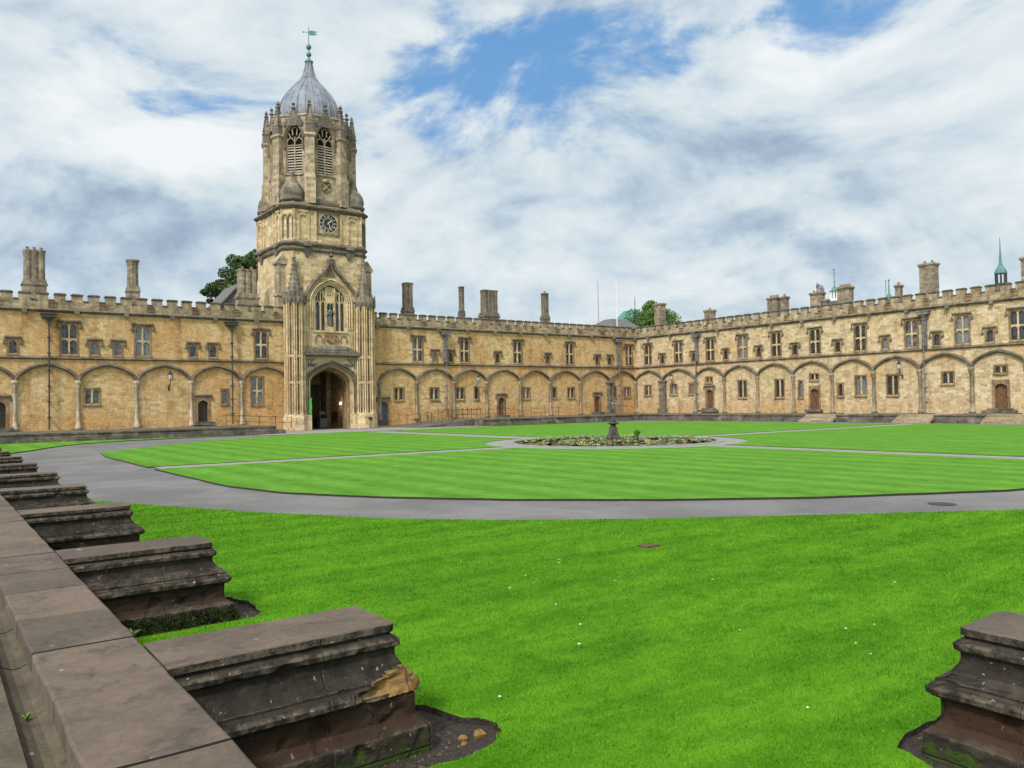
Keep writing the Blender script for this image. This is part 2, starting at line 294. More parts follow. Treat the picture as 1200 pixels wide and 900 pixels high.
M['pedestal'] = stone('dark_pedestal_stone', (0.11, 0.09, 0.085), (0.07, 0.056, 0.053), (0.08, 0.05, 0.04), soot=(0.04, 0.037, 0.034), soot_amt=0.36, bw=2, bh=1, org=0.15, sc_=2)
M['white'] = plain('white_paint', (0.75, 0.75, 0.72), 0.5, var=0.1)
M['dial_white'] = plain('aged_dial_white', (0.50, 0.47, 0.40), 0.6, var=0.2)
M['gold'] = plain('gilt', (0.75, 0.62, 0.32), 0.4)
M['wood_louvre'] = plain('pale_louvre', (0.46, 0.40, 0.32), 0.8, scale=3)
M['kerb'] = plain('grey_kerb_stone', (0.26, 0.25, 0.235), 0.85, scale=2.5, c2=(0.18, 0.172, 0.16))
M['petal'] = plain('white_petal', (0.8, 0.8, 0.78), 0.6, var=0.05)
M['lily_leaf'] = plain('lily_pad', (0.065, 0.125, 0.025), 0.5, c2=(0.03, 0.065, 0.015), scale=5)
M['lily_yellow'] = plain('yellow_lily', (0.50, 0.43, 0.09), 0.6, c2=(0.45, 0.45, 0.20), scale=3)
M['plaque'] = plain('sign_black', (0.02, 0.02, 0.022), 0.4)
M['banner'] = plain('green_banner_cloth', (0.10, 0.50, 0.06), 0.7, var=0.15)
M['kiosk'] = plain('grey_kiosk_paint', (0.16, 0.20, 0.22), 0.6)
M['flag'] = plain('flag_cloth', (0.03, 0.05, 0.12), 0.7, c2=(0.35, 0.36, 0.42), scale=2.2)
M['pot'] = plain('clay_pot', (0.30, 0.19, 0.12), 0.8)
M['weed'] = plain('weed_leaf', (0.06, 0.17, 0.02), 0.6, c2=(0.10, 0.2, 0.03))
M['moss'] = plain('dark_moss', (0.05, 0.085, 0.012), 0.9, scale=8, c2=(0.022, 0.035, 0.008))
def foliage(name, a, bcol):
    mt, t, b = newmat(name)
    g = t.n('ShaderNodeNewGeometry'); rnd = g.outputs['Random Per Island']; P = g.outputs['Position']
    c = t.mix(rnd, a, bcol); c = t.mix(t.math('MULTIPLY', t.step(t.noise(P, 0.5, 2), 0.4, 0.65), 0.4), c, tuple(x*1.5 for x in bcol))
    t.set(b.inputs['Base Color'], c); b.inputs['Roughness'].default_value = 0.6; b.inputs['Specular IOR Level'].default_value = 0.2
    return mt
M['leaf'] = foliage('tree_leaf', (0.045, 0.095, 0.016), (0.095, 0.17, 0.034))
M['leaf_dark'] = foliage('dark_tree_leaf', (0.034, 0.068, 0.022), (0.08, 0.13, 0.04))
M['bark'] = plain('bark', (0.09, 0.07, 0.05), 0.9, scale=4)
mt, t, b = newmat('pond_water'); b.inputs['Base Color'].default_value = (0.012, 0.016, 0.012, 1); b.inputs['Roughness'].default_value = 0.08
t.set(b.inputs['Normal'], t.n('ShaderNodeBump', {'Height': t.noise(t.n('ShaderNodeNewGeometry').outputs['Position'], 6, 3), 'Strength': 0.15, 'Distance': 0.02})); M['water'] = mt
mt, t, b = newmat('lit_lamp'); b.inputs['Emission Color'].default_value = (1, 0.72, 0.35, 1); b.inputs['Emission Strength'].default_value = 12; M['lamp_lit'] = mt
mt, t, b = newmat('lantern_glass'); b.inputs['Base Color'].default_value = (0.62, 0.66, 0.66, 1); b.inputs['Roughness'].default_value = 0.25; M['lantern'] = mt

# ------------------------------------------------------------------ mesh builder
ORG = {}
class MB:
    def __init__(s, T=None): s.v = []; s.f = []; s.mi = []; s.T = T; s.cur = 0; s.smooth = []; s.sm = False
    def add(s, vs, fs):
        o = len(s.v)
        s.v += [tuple(s.T(*p)) if s.T else tuple(p) for p in vs]
        for f in fs: s.f.append([i+o for i in f]); s.mi.append(s.cur); s.smooth.append(s.sm)
        return s
    def box(s, x0, x1, y0, y1, z0, z1):
        v = [(x0,y0,z0),(x1,y0,z0),(x1,y1,z0),(x0,y1,z0),(x0,y0,z1),(x1,y0,z1),(x1,y1,z1),(x0,y1,z1)]
        return s.add(v, [(3,2,1,0),(4,5,6,7),(0,1,5,4),(1,2,6,5),(2,3,7,6),(3,0,4,7)])
    def loft(s, rings, cap0=True, cap1=True, closed=True):
        n = len(rings[0]); vs = [p for r in rings for p in r]; fs = []
        for k in range(len(rings)-1):
            for i in range(n if closed else n-1):
                j = (i+1) % n; fs.append((k*n+i, k*n+j, (k+1)*n+j, (k+1)*n+i))
        if cap0 and closed: fs.append(tuple(range(n))[::-1])
        if cap1 and closed: fs.append(tuple(range((len(rings)-1)*n, len(rings)*n)))
        return s.add(vs, fs)
    def lathe(s, prof, cx=0, cy=0, n=16, a0=0.0, sx=1, sy=1):
        rings = [[(cx+r*sx*math.cos(a0+2*math.pi*i/n), cy+r*sy*math.sin(a0+2*math.pi*i/n), z) for i in range(n)] for r, z in prof]
        return s.loft(rings)
    def tube(s, pts, r, n=6):
        pts = [Vector(p) for p in pts]; rs = r if isinstance(r, (list, tuple)) else [r]*len(pts)
        rings = []; up = Vector((0.13, 0.21, 0.97)).normalized()
        for i, p in enumerate(pts):
            d = (pts[min(i+1, len(pts)-1)] - pts[max(i-1, 0)]).normalized()
            u = up if abs(d.dot(up)) < 0.95 else Vector((1, 0, 0))
            a = d.cross(u).normalized(); b = d.cross(a).normalized()
            rings.append([tuple(p + (a*math.cos(2*math.pi*k/n) + b*math.sin(2*math.pi*k/n))*rs[i]) for k in range(n)])
        return s.loft(rings)
    def prism(s, poly, y0, y1):       # polygon in (x,z), extruded along y
        n = len(poly)
        v = [(x, y0, z) for x, z in poly] + [(x, y1, z) for x, z in poly]
        return s.add(v, [tuple(range(n)), tuple(range(n, 2*n))[::-1]] + [((i+1) % n, i, n+i, n+(i+1) % n) for i in range(n)])
    def zprism(s, poly, z0, z1):
        n = len(poly)
        v = [(x, y, z0) for x, y in poly] + [(x, y, z1) for x, y in poly]
        return s.add(v, [tuple(range(n))[::-1], tuple(range(n, 2*n))] + [(i, (i+1) % n, n+(i+1) % n, n+i) for i in range(n)])
    def sweep_xz(s, path, sec, closed=False):   # path in (x,z); section (n,t): n along the path's left normal, t outward (towards -y)
        rings = []; N = len(path)
        for i in range(N):
            a = path[max(i-1, 0)]; b = path[min(i+1, N-1)]
            dx, dz = b[0]-a[0], b[1]-a[1]; L = math.hypot(dx, dz) or 1
            nx, nz = -dz/L, dx/L
            # mitre
            if 0 < i < N-1:
                p, q = path[i], path[i-1]; e0 = Vector((p[0]-q[0], p[1]-q[1])); e1 = Vector((b[0]-p[0], b[1]-p[1]))
                if e0.length > 1e-9 and e1.length > 1e-9:
                    c = max(0.4, math.sqrt(max(0.0, (1+e0.normalized().dot(e1.normalized()))/2)))
                else: c = 1
            else: c = 1
            rings.append([(path[i][0]+nx*k/c, -t_, path[i][1]+nz*k/c) for k, t_ in sec])
        return s.loft(rings)
    def build(s, name, mats, parent=None, origin=None, rot=0.0):
        if not isinstance(mats, (list, tuple)): mats = [mats]
        if origin is None:
            a = np.array(s.v); lo = a.min(0); hi = a.max(0)
            origin = Vector(((lo[0]+hi[0])/2, (lo[1]+hi[1])/2, lo[2]))
        else: origin = Vector(origin)
        me = bpy.data.meshes.new(name)
        me.from_pydata([tuple(Vector(p)-origin) for p in s.v], [], s.f)
        for k in mats: me.materials.append(M[k] if isinstance(k, str) else k)
        if len(mats) > 1: me.polygons.foreach_set('material_index', s.mi)
        if any(s.smooth): me.polygons.foreach_set('use_smooth', s.smooth)
        me.update()
        o = bpy.data.objects.new(name, me); COL.objects.link(o)
        link(o, origin, parent)
        return o
def link(o, origin, parent):
    ORG[o.name] = Vector(origin)
    o.location = Vector(origin) - (ORG[parent.name] if parent else Vector((0, 0, 0)))
    if parent: o.parent = parent
def tag(o, label=None, cat=None, group=None, kind=None):
    if label: o['label'] = label
    if cat: o['category'] = cat
    if group: o['group'] = group
    if kind: o['kind'] = kind
    return o
def thing(name, loc, label, cat, group=None):
    o = bpy.data.objects.new(name, None); COL.objects.link(o); o.empty_display_size = 0.3
    link(o, loc, None); return tag(o, label, cat, group)
def kids(o): return [c for c in bpy.data.objects if c.parent == o]
def copy_tree(o, parent=None, loc=None, rot=None):
    ch = kids(o); c = o.copy(); COL.objects.link(c); c.parent = parent
    if loc is not None: c.location = loc
    if rot is not None: c.rotation_euler = (0, 0, rot)
    for k in ch: copy_tree(k, c)
    return c
def struct(o): o['kind'] = 'structure'; return o

def arch_pts(a, h, n=14, pt=0.22, x0=0.0, z0=0.0):   # from -a to a, slightly pointed
    out = []
    for i in range(n+1):
        u = -math.cos(math.pi*i/n)
        z = h*((1-pt)*math.sqrt(max(0, 1-u*u)) + pt*(1-abs(u)))
        out.append((x0+a*u, z0+z))
    return out
def tudor_pts(a, h, n=14, x0=0.0, z0=0.0):           # four-centred: quick haunch, nearly straight to the point
    out = []
    for i in range(n+1):
        u = -math.cos(math.pi*i/n); w = 1-abs(u)
        z = h*(0.62*max(0.0, 1-abs(u)**3.2)**0.5 + 0.38*w)
        out.append((x0+a*u, z0+z))
    return out
def spandrel(mb, pts, x0, x1, ztop, y0, y1):         # the solid between an arch curve and the rectangle above it
    n = len(pts)
    for i in range(n-1):
        (xa, za), (xb, zb) = pts[i], pts[i+1]
        mb.add([(xa,y0,za),(xb,y0,zb),(xb,y0,ztop),(xa,y0,ztop),(xa,y1,za),(xb,y1,zb),(xb,y1,ztop),(xa,y1,ztop)],
               [(0,1,2,3),(7,6,5,4),(0,4,5,1),(3,2,6,7)])

# ------------------------------------------------------------------ ground, paths, lawns
YW, XN = 70.18, 70.99           # wall planes of the west and the north range
TW, TN, TZ = 62.6, 64.2, 0.61   # fronts of their terraces, terrace height
FX, FY = 29.75, 31.2            # fountain
def sheet(name, poly, z, mat):
    mb = MB(); mb.add([(x, y, z) for x, y in poly], [tuple(range(len(poly)))]); return struct(mb.build(name, mat))
sheet('ground', [(-1500,-1500),(1500,-1500),(1500,1500),(-1500,1500)], -0.10, 'ground')
sheet('path', [(1.0,0.8),(XN,0.8),(XN,YW+12),(1.0,YW+12)], -0.05, 'path')
def smooth_poly(p, it=2):
    for _ in range(it):
        q = []
        for i in range(len(p)):
            a, b = p[i], p[(i+1) % len(p)]
            q += [(a[0]*.75+b[0]*.25, a[1]*.75+b[1]*.25), (a[0]*.25+b[0]*.75, a[1]*.25+b[1]*.75)]
        p = q
    return p
def lawn(poly, mat, ztop=0.0):
    q = []
    for i in range(len(poly)):
        a, b_ = poly[i], poly[(i+1) % len(poly)]; L = math.dist(a, b_); fineedge = a[1] < 15 and b_[1] < 15 and max(a[0], b_[0]) < 6.2 and L < 4
        k = max(1, int(L/(0.09 if fineedge else 0.35))) if L < 40 else max(1, int(L/0.6))
        for j in range(k):
            x, y = a[0]+(b_[0]-a[0])*j/k, a[1]+(b_[1]-a[1])*j/k
            if x > 1.08: x += mnoise.noise(Vector((x*1.7, y*1.7, 3)))*0.035+random.uniform(-.008, .008)
            if fineedge and x > 1.08: x += mnoise.noise(Vector((x*6, y*6, 1)))*0.045+random.uniform(-.012, .012); y += mnoise.noise(Vector((x*6, y*6, 5)))*0.045
            q.append((x, y + mnoise.noise(Vector((x*1.7, y*1.7, 8)))*0.035+random.uniform(-.008, .008)))
    poly = q
    mb = MB(); n = len(poly)
    mb.add([(x, y, ztop) for x, y in poly], [tuple(range(n))])
    mb.cur = 1
    mb.add([(x, y, -0.09) for x, y in poly] + [(x, y, ztop) for x, y in poly], [(i, (i+1) % n, n+(i+1) % n, n+i) for i in range(n)])
    return struct(mb.build('lawn', [mat, 'soil']))
def arc(cx, cy, r, a0, a1, n=14): return [(cx+r*math.cos(R(a0+(a1-a0)*i/n)), cy+r*math.sin(R(a0+(a1-a0)*i/n))) for i in range(n+1)]
RL = 6.9
def on_circle(px, py, off, axis):   # helper: where a path edge meets the ring
    return math.sqrt(RL*RL - off*off)
k1 = on_circle(0, 0, 0.65, 0); a1 = math.degrees(math.asin(0.65/RL)); k2 = math.degrees(math.asin(1.0/RL))
# inner lawns, one for each quarter round the fountain
lawn([(6.7, 31.95), ] + arc(FX, FY, RL, 180-a1, 90+k2) + [(FX-1.0, 58.2), (28.6, 60.6), (24.5, 60.2), (18.2, 56.2), (13.9, 52.7), (9.5, 48.0), (7.2, 44.8), (6.75, 41)], 'lawn_in')
lawn([(6.65, 30.6), (6.75, 22.4), (7.3, 19.6), (8.7, 16.9), (10.6, 14.4), (12.9, 12.1), (15.5, 10.1), (19.6, 7.9), (22.5, 7.1), (26, 6.8), (FX-0.65, 6.8)] + arc(FX, FY, RL, 270-a1, 180+a1), 'lawn_in')
lawn([(FX+0.75, 6.9), (33.5, 6.9), (46, 8.6), (54, 12), (59, 18), (61.3, 26), (61.5, 29.4)] + [(61.4, 30.4)] + arc(FX, FY, RL, -a1, -90+a1)[::1], 'lawn_in')
lawn([(FX+1.0, 57.6)] + arc(FX, FY, RL, 90-k2, a1) + [(60.9, 31.9), (61.0, 48), (60.2, 54.5), (56, 58.7), (50, 60.2), (36, 60.4), (33, 59.6)], 'lawn_in')
def strip(x0, x1, y0, y1): sheet('path', [(x0, y0), (x1, y0), (x1, y1), (x0, y1)], -0.022, 'gravel')
strip(6.9, FX-RL+0.3, 30.55, 31.98); strip(FX-1.05, FX+1.05, FY+RL-0.3, 59.5); strip(FX+RL-0.3, 61.4, 30.3, 32.0); strip(FX-0.7, FX+0.8, 6.9, FY-RL+0.3)
sheet('path', [(FX+(RL+0.06)*math.cos(2*math.pi*i/64), FY+(RL+0.06)*math.sin(2*math.pi*i/64)) for i in range(64)], -0.018, 'gravel')
strip(21, 43, 60.2, YW-0.4)
# strip of lawn in front of the west terrace
lawn([(1.15, 47.6), (3.6, 48.4), (4.9, 51.2), (6.4, 55), (8.5, 58.2), (12, 60.4), (16.9, 61.9), (20, 62.4), (20, TW), (1.15, TW)], 'lawn_in')
lawn([(38, 62.2), (60, 62.1), (60, TW), (38, TW)], 'lawn_in', -0.01)
PL_Y = [4.88, 8.87, 12.95, 16.85, 20.8, 24.95, 28.98, 33.2, 37.2]
near = [(1.06, 0.92), (4.58, 0.92), (4.62, 1.5), (4.66, 2.0), (4.71, 2.4), (4.80, 2.58), (4.95, 2.65), (5.6, 2.68), (5.8, 2.6), (5.9, 2.4), (5.9, 0.92), (40, 0.92), (40, 3.2), (34, 3.4), (28, 3.6), (22.5, 4.3), (19, 5.25), (16.5, 6.3), (12.4, 9.0), (10.4, 10.4), (8.7, 11.8), (7.0, 13.7), (5.5, 16.3), (4.4, 18.6), (3.3, 21.0), (2.85, 22.6), (1.06, 22.8)]
for y in reversed(PL_Y[1:5]):
    near += [(1.06, y+0.50), (2.60, y+0.53), (2.72, y+0.47), (2.80, y+0.35), (2.86, y+0.05), (2.89, y-0.25), (2.85, y-0.50), (2.74, y-0.64), (2.5, y-0.68), (1.06, y-0.66)]
y = PL_Y[0]
near += [(1.06, y+0.50), (2.60, y+0.53), (2.74, y+0.45), (2.86, y+0.22), (2.98, y-0.20), (3.08, y-0.42), (3.03, y-0.56), (2.90, y-0.68), (2.7, y-0.74), (1.06, y-0.72)]
NEAR = near
lawn(near, 'lawn_out')
sheet('soil', [(1.05, 0.9), (3.3, 0.9), (3.3, 22.5), (1.05, 22.5)], -0.044, 'soil')
sheet('soil', [(4.4, 0.9), (6.1, 0.9), (6.1, 3.0), (4.4, 3.0)], -0.04, 'soil')

# grass blades on the near lawn
def in_poly(px, py, poly):
    inside = np.zeros(len(px), bool); n = len(poly)
    for i in range(n):
        x0, y0 = poly[i]; x1, y1 = poly[(i+1) % n]
        if y0 == y1: continue
        c = ((y0 > py) != (y1 > py)) & (px < (x1-x0)*(py-y0)/(y1-y0)+x0)
        inside ^= c
    return inside
def grass(N=420000):
    r = 3.2 + (21-3.2)*rng.random(N)**1.25
    th = YAW + np.radians(-36 + 76*rng.random(N))
    px = r*np.sin(th); py = r*np.cos(th)
    k = in_poly(px, py, NEAR); px, py, r = px[k], py[k], r[k]; n = len(px)
    h = (0.009 + 0.011*rng.random(n))*(0.85+0.05*r); w = (0.0028 + 0.002*rng.random(n))*(0.6+0.16*r)
    a = rng.random(n)*2*np.pi; lean = (rng.random((n, 2))-0.5)*0.03
    dx, dy = np.cos(a)*w/2, np.sin(a)*w/2
    V = np.zeros((n, 3, 3))
    V[:, 0] = np.stack([px-dx, py-dy, np.full(n, -0.003)], 1); V[:, 1] = np.stack([px+dx, py+dy, np.full(n, -0.003)], 1)
    V[:, 2] = np.stack([px+lean[:, 0], py+lean[:, 1], h], 1)
    me = bpy.data.meshes.new('grass'); me.vertices.add(n*3); me.vertices.foreach_set('co', V.ravel())
    me.loops.add(n*3); me.loops.foreach_set('vertex_index', np.arange(n*3, dtype=np.int32))
    me.polygons.add(n); me.polygons.foreach_set('loop_start', np.arange(0, n*3, 3, dtype=np.int32))
    me.materials.append(M['blade']); me.update(); me.validate()
    o = bpy.data.objects.new('grass', me); COL.objects.link(o)
    tag(o, 'short mown green grass of the near lawn', 'grass', kind='stuff')
grass()

# ------------------------------------------------------------------ terraces of the far ranges
def terrace():
    mb = MB()
    prof = [(0.0, -0.1), (0.0, 0.16), (-0.10, 0.17), (-0.10, 0.36), (-0.24, 0.37), (-0.24, 0.50), (-0.18, 0.51), (-0.18, TZ), (-8, TZ)]
    def seg(x0, x1, yf, T=None):
        q = MB(T)
        rings = [[(x, yf-d, z) for d, z in prof] for x in (x0, x1)]
        q.loft(rings, closed=False)
        for x in (x0, x1):
            q.add([(x, yf-d, z) for d, z in prof] + [(x, yf+8, -0.1)], [tuple(range(len(prof)+1))])
        mb.v, o = mb.v + q.v, len(mb.v); mb.f += [[i+o for i in f] for f in q.f]; mb.mi += q.mi; mb.smooth += q.smooth
    seg(-10, 22.8, TW)
    seg(43.0, XN, TW)
    # ramp from the gate up to the right-hand terrace
    mb.add([(36.6, 64.6, -0.05), (43.0, 64.6, TZ), (43.0, YW, TZ), (36.6, YW, 0.02), (36.6, 64.6, -0.1), (43.0, 64.6, -0.1), (36.6, YW, -0.1), (43.0, YW, -0.1)], [(0, 1, 2, 3), (4, 5, 1, 0), (0, 3, 6, 4)])
    TT = lambda x, y, z: (XN-(YW-y), x, z)
    prof2 = prof
    def segN(y0, y1):
        q = MB()
        rings = [[(TN-d, y, z) for d, z in prof2] for y in (y0, y1)]
        q.loft(rings, closed=False)
        for y in (y0, y1): q.add([(TN-d, y, z) for d, z in prof2] + [(TN+8, y, -0.1)], [tuple(range(len(prof2)+1))])
        mb.v, o = mb.v + q.v, len(mb.v); mb.f += [[i+o for i in f] for f in q.f]; mb.mi += q.mi; mb.smooth += q.smooth
    prev = 5.0
    gaps = [(23.9, 27.2), (31.0, 34.0), (39.4, 42.6)]
    for a, bq in gaps: segN(prev, a); prev = bq
    segN(prev, TW+0.2)
    o = mb.build('terrace', 'terrace', origin=(0, 0, 0)); struct(o)
    for a, bq in gaps:
        mb = MB()
        for k in range(4): mb.box(TN-0.55+k*0.33, TN+2.5+k*0.002, a, bq, -0.1, 0.15*(k+1)+0.008*(k == 3))
        tag(mb.build('stone_steps', 'steps'), {0: 'sandy stone steps furthest right, before the door at the right edge', 1: 'sandy stone steps up the terrace right of the plain central bays', 2: 'sandy stone steps nearest the fountain, up to the right-hand terrace'}[gaps.index((a, bq))], 'steps', 'flights of steps up the right-hand terrace')
    top = MB(); top.box(22.0, 23.6, TW+0.3, TW+2.2, -0.1, 0.3)
    o = top.build('stone_steps', 'terrace'); tag(o, 'low grey stone step at the terrace end left of the gate tower', 'steps')
terrace()

# ------------------------------------------------------------------ prototypes for the ranges (local: x along wall, y = -outward, z up)
def window_mb(nl, nt, lw, lh, jw=0.15, mw=0.11, arched=True, depth=0.3):
    """frame of a mullioned window, its glass and the label mould above it"""
    W_ = nl*lw + (nl-1)*mw; H_ = nt*lh + (nt-1)*0.10
    f = MB(); y0, y1 = -0.03, depth
    f.box(-W_/2-jw, -W_/2, y0, y1, -0.12, H_+0.12); f.box(W_/2, W_/2+jw, y0, y1, -0.12, H_+0.12)
    f.box(-W_/2, W_/2, y0, y1, H_, H_+0.12)
    f.add([(-W_/2-jw-.04, -0.10, -0.13), (W_/2+jw+.04, -0.10, -0.13), (W_/2, 0.2, 0.0), (-W_/2, 0.2, 0.0), (-W_/2-jw-.04, -0.10, -0.24), (W_/2+jw+.04, -0.10, -0.24), (W_/2, 0.2, -0.24), (-W_/2, 0.2, -0.24)],
          [(0,1,2,3),(4,5,1,0),(5,6,2,1),(7,4,0,3),(7,6,5,4)])
    f.cur = 1
    for i in range(1, nl):
        x = -W_/2 + i*lw + (i-1)*mw; f.box(x, x+mw, 0.06, y1-.02, 0, H_)
    for j in range(1, nt):
        z = j*lh + (j-1)*0.10
        for i in range(nl):
            x = -W_/2 + i*(lw+mw); f.box(x, x+lw, 0.065, y1-.02, z, z+0.10)
    if arched:
        for i in range(nl):
            for j in range(nt):
                xc = -W_/2 + i*(lw+mw) + lw/2; zt = j*(lh+0.10)+lh
                spandrel(f, tudor_pts(lw/2, lw*0.42, 8, xc, zt-lw*0.5), xc-lw/2, xc+lw/2, zt, 0.07, y1-.03)
    f.cur = 0
    g = MB(); g.box(-W_/2-0.01, W_/2+0.01, 0.19, 0.23, -0.02, H_+0.02)
    hm = MB(); w = W_/2+jw+0.10; t = H_+0.12
    sec = [(0, 0), (0, 0.05), (0.035, 0.13), (0.10, 0.10), (0.13, 0.03), (0.13, 0)]
    hm.sweep_xz([(-w, t-0.32), (-w, t), (w, t), (w, t-0.32)][::1], sec)
    for sx in (-1, 1): hm.box(sx*(w+0.05)-0.11, sx*(w+0.05)+0.11, -0.12, 0.0, t-0.46, t-0.34)
    return f, g, hm, W_/2+jw, H_
PROTO = {}
def window(root, kind, loc, rot, hood=True, pale=False):
    key = (kind, hood)
    if key not in PROTO:
        f, g, hm, hw, H_ = window_mb(*KIND[kind])
        fo = f.build('window', ['surround', 'gatestone'], root, origin=(0, 0, 0))
        g.build('glass', 'glass', fo, origin=(0, 0, 0))
        if hood: hm.build('hood_mould', 'trim', fo, origin=(0, 0, 0))
        PROTO[key] = fo
        o = fo
    else:
        o = copy_tree(PROTO[key], root)
    o.location = Vector(loc) - ORG[root.name]; o.rotation_euler = (0, 0, rot); o.parent = root
    return o
KIND = {'tall': (2, 2, 0.46, 1.12), 'small': (1, 1, 0.50, 0.98), 'pair': (2, 1, 0.42, 1.12), 'pair_tall': (2, 1, 0.45, 1.75, 0.12, 0.11), 'one': (1, 1, 0.45, 1.15), 'one_tall': (1, 1, 0.38, 1.6), 'over': (2, 1, 0.36, 0.52), 'cross': (2, 2, 0.42, 1.12), 'pair_low': (2, 1, 0.38, 0.92)}
HALF = {k: (v[0]*v[2]+(v[0]-1)*0.11)/2 for k, v in KIND.items()}
HGT = {k: v[1]*v[3]+(v[1]-1)*0.10 for k, v in KIND.items()}

def door_parts(root, loc, rot, leaf, w=0.84, h=2.0, label=True, steps=2, name_label=None):
    f = MB(); jw = 0.2; zs = h-0.42; y0, y1 = -0.04, 0.35
    f.box(-w/2-jw, -w/2, y0, y1, 0, h+0.25); f.box(w/2, w/2+jw, y0, y1, 0, h+0.25)
    spandrel(f, tudor_pts(w/2, 0.36, 10, 0, zs), -w/2, w/2, h+0.25, y0+0.002, y1)
    fo = f.build('door', 'surround', root, origin=(0, 0, 0))
    l = MB(); pts = [(-w/2, 0)] + tudor_pts(w/2, 0.36, 10, 0, zs) + [(w/2, 0)]
    l.prism(pts, 0.2, 0.26)
    for i in range(1, 5): x = -w/2+w*i/5; l.box(x-0.012, x+0.012, 0.185, 0.2, 0.02, zs+0.15)
    l.build('door_leaf', leaf, fo, origin=(0, 0, 0))
    hnd = MB(); hnd.lathe([(0.0, 0.96), (0.035, 0.98), (0.035, 1.02), (0.0, 1.04)], w*0.32, 0.15, 8); hnd.build('handle', 'iron', fo, origin=(0, 0, 0))
    if label:
        hm = MB(); q = w/2+jw+0.08
        hm.sweep_xz([(-q, h-0.05), (-q, h+0.25), (q, h+0.25), (q, h-0.05)], [(0, 0), (0, 0.06), (0.05, 0.16), (0.12, 0.12), (0.15, 0.03), (0.15, 0)])
        hm.build('hood_mould', 'trim', fo, origin=(0, 0, 0))
    st = MB()
    for k in range(steps): st.box(-w/2-0.45-0.3*k, w/2+0.45+0.3*k, -0.45-0.35*k, -0.05, -0.17*(k+1)-0.1, -0.17*k-0.004)
    if steps: st.build('door_step', 'terrace', fo, origin=(0, 0, 0))
    fo.location = Vector(loc) - ORG[root.name]; fo.rotation_euler = (0, 0, rot)
    return fo

def chimney(roof, x, y, w, d, z0, z1, lobes=0, rot=0.0, pots=0, mat='trim'):
    mb = MB(); h = z1-z0
    if lobes:
        bz = z0+0.32*h*0.9
        mb.box(-w/2*1.12, w/2*1.12, -d/2*1.12, d/2*1.12, 0-1.6, bz-z0-0.5)
        for a, bq, e in ((bz-z0-0.5, bz-z0-0.34, 1.24), (bz-z0-0.34, bz-z0-0.12, 1.12), (bz-z0-0.12, bz-z0, 1.05)): mb.box(-w/2*e, w/2*e, -d/2*e, d/2*e, a+0.001, bq)
        r = w/lobes/2*1.12
        rows = max(1, round(d/(w/lobes)))
        for i in range(lobes):
            for j in range(rows):
                cx = -w/2+w/lobes*(i+0.5); cy = -d/2 + d/rows*(j+0.5)
                mb.lathe([(r*0.98, bz-z0), (r*0.92, h-0.45), (r*1.0, h-0.38), (r*0.95, h-0.3), (r*1.16, h-0.12), (r*1.2, h-0.02), (r*0.8, h)], cx, cy, 8, math.pi/8)
        mb.box(-w/2*0.9, w/2*0.9, -d/2*0.8, d/2*0.8, bz-z0, h-0.2)
    else:
        mb.box(-w/2, w/2, -d/2, d/2, -1.6, h-0.28)
        for a, bq, e in ((h-0.28, h-0.18, 0.05), (h-0.18, h-0.06, 0.11), (h-0.06, h, 0.06)): mb.box(-w/2-e, w/2+e, -d/2-e, d/2+e, a+0.001, bq)
    o = mb.build('chimney', mat, roof, origin=(0, 0, 0)); o.location = Vector((x, y, z0)) - ORG[roof.name]; o.rotation_euler = (0, 0, rot)
    ORG[o.name] = Vector((x, y, z0))
    if pots:
        for i in range(pots):
            cx = -w/2+w*(i+0.5)/pots; p = MB()
            p.lathe([(0.13, h), (0.11, h+0.12), (0.13, h+0.26), (0.10, h+0.27), (0.09, h+0.1)], cx, 0, 8)
            q = p.build('chimney_pot', 'pot', roof, origin=(0, 0, 0)); q.location = o.location.copy(); q.rotation_euler = (0, 0, rot)
    return o

def holes_wall(mb, s0, s1, z0, z1, holes):
    ss = sorted({s0, s1} | {h[0] for h in holes} | {h[1] for h in holes})
    ss = [s for s in ss if s0 <= s <= s1]
    for a, bq in zip(ss[:-1], ss[1:]):
        mid = (a+bq)/2
        hs = sorted([(h[2], h[3]) for h in holes if h[0] < mid < h[1]])
        z = z0
        for h0, h1 in hs:
            if h0 > z: mb.add([(a, 0, z), (bq, 0, z), (bq, 0, h0), (a, 0, h0)], [(0, 1, 2, 3)])
            z = max(z, h1)
        if z < z1: mb.add([(a, 0, z), (bq, 0, z), (bq, 0, z1), (a, 0, z1)], [(0, 1, 2, 3)])

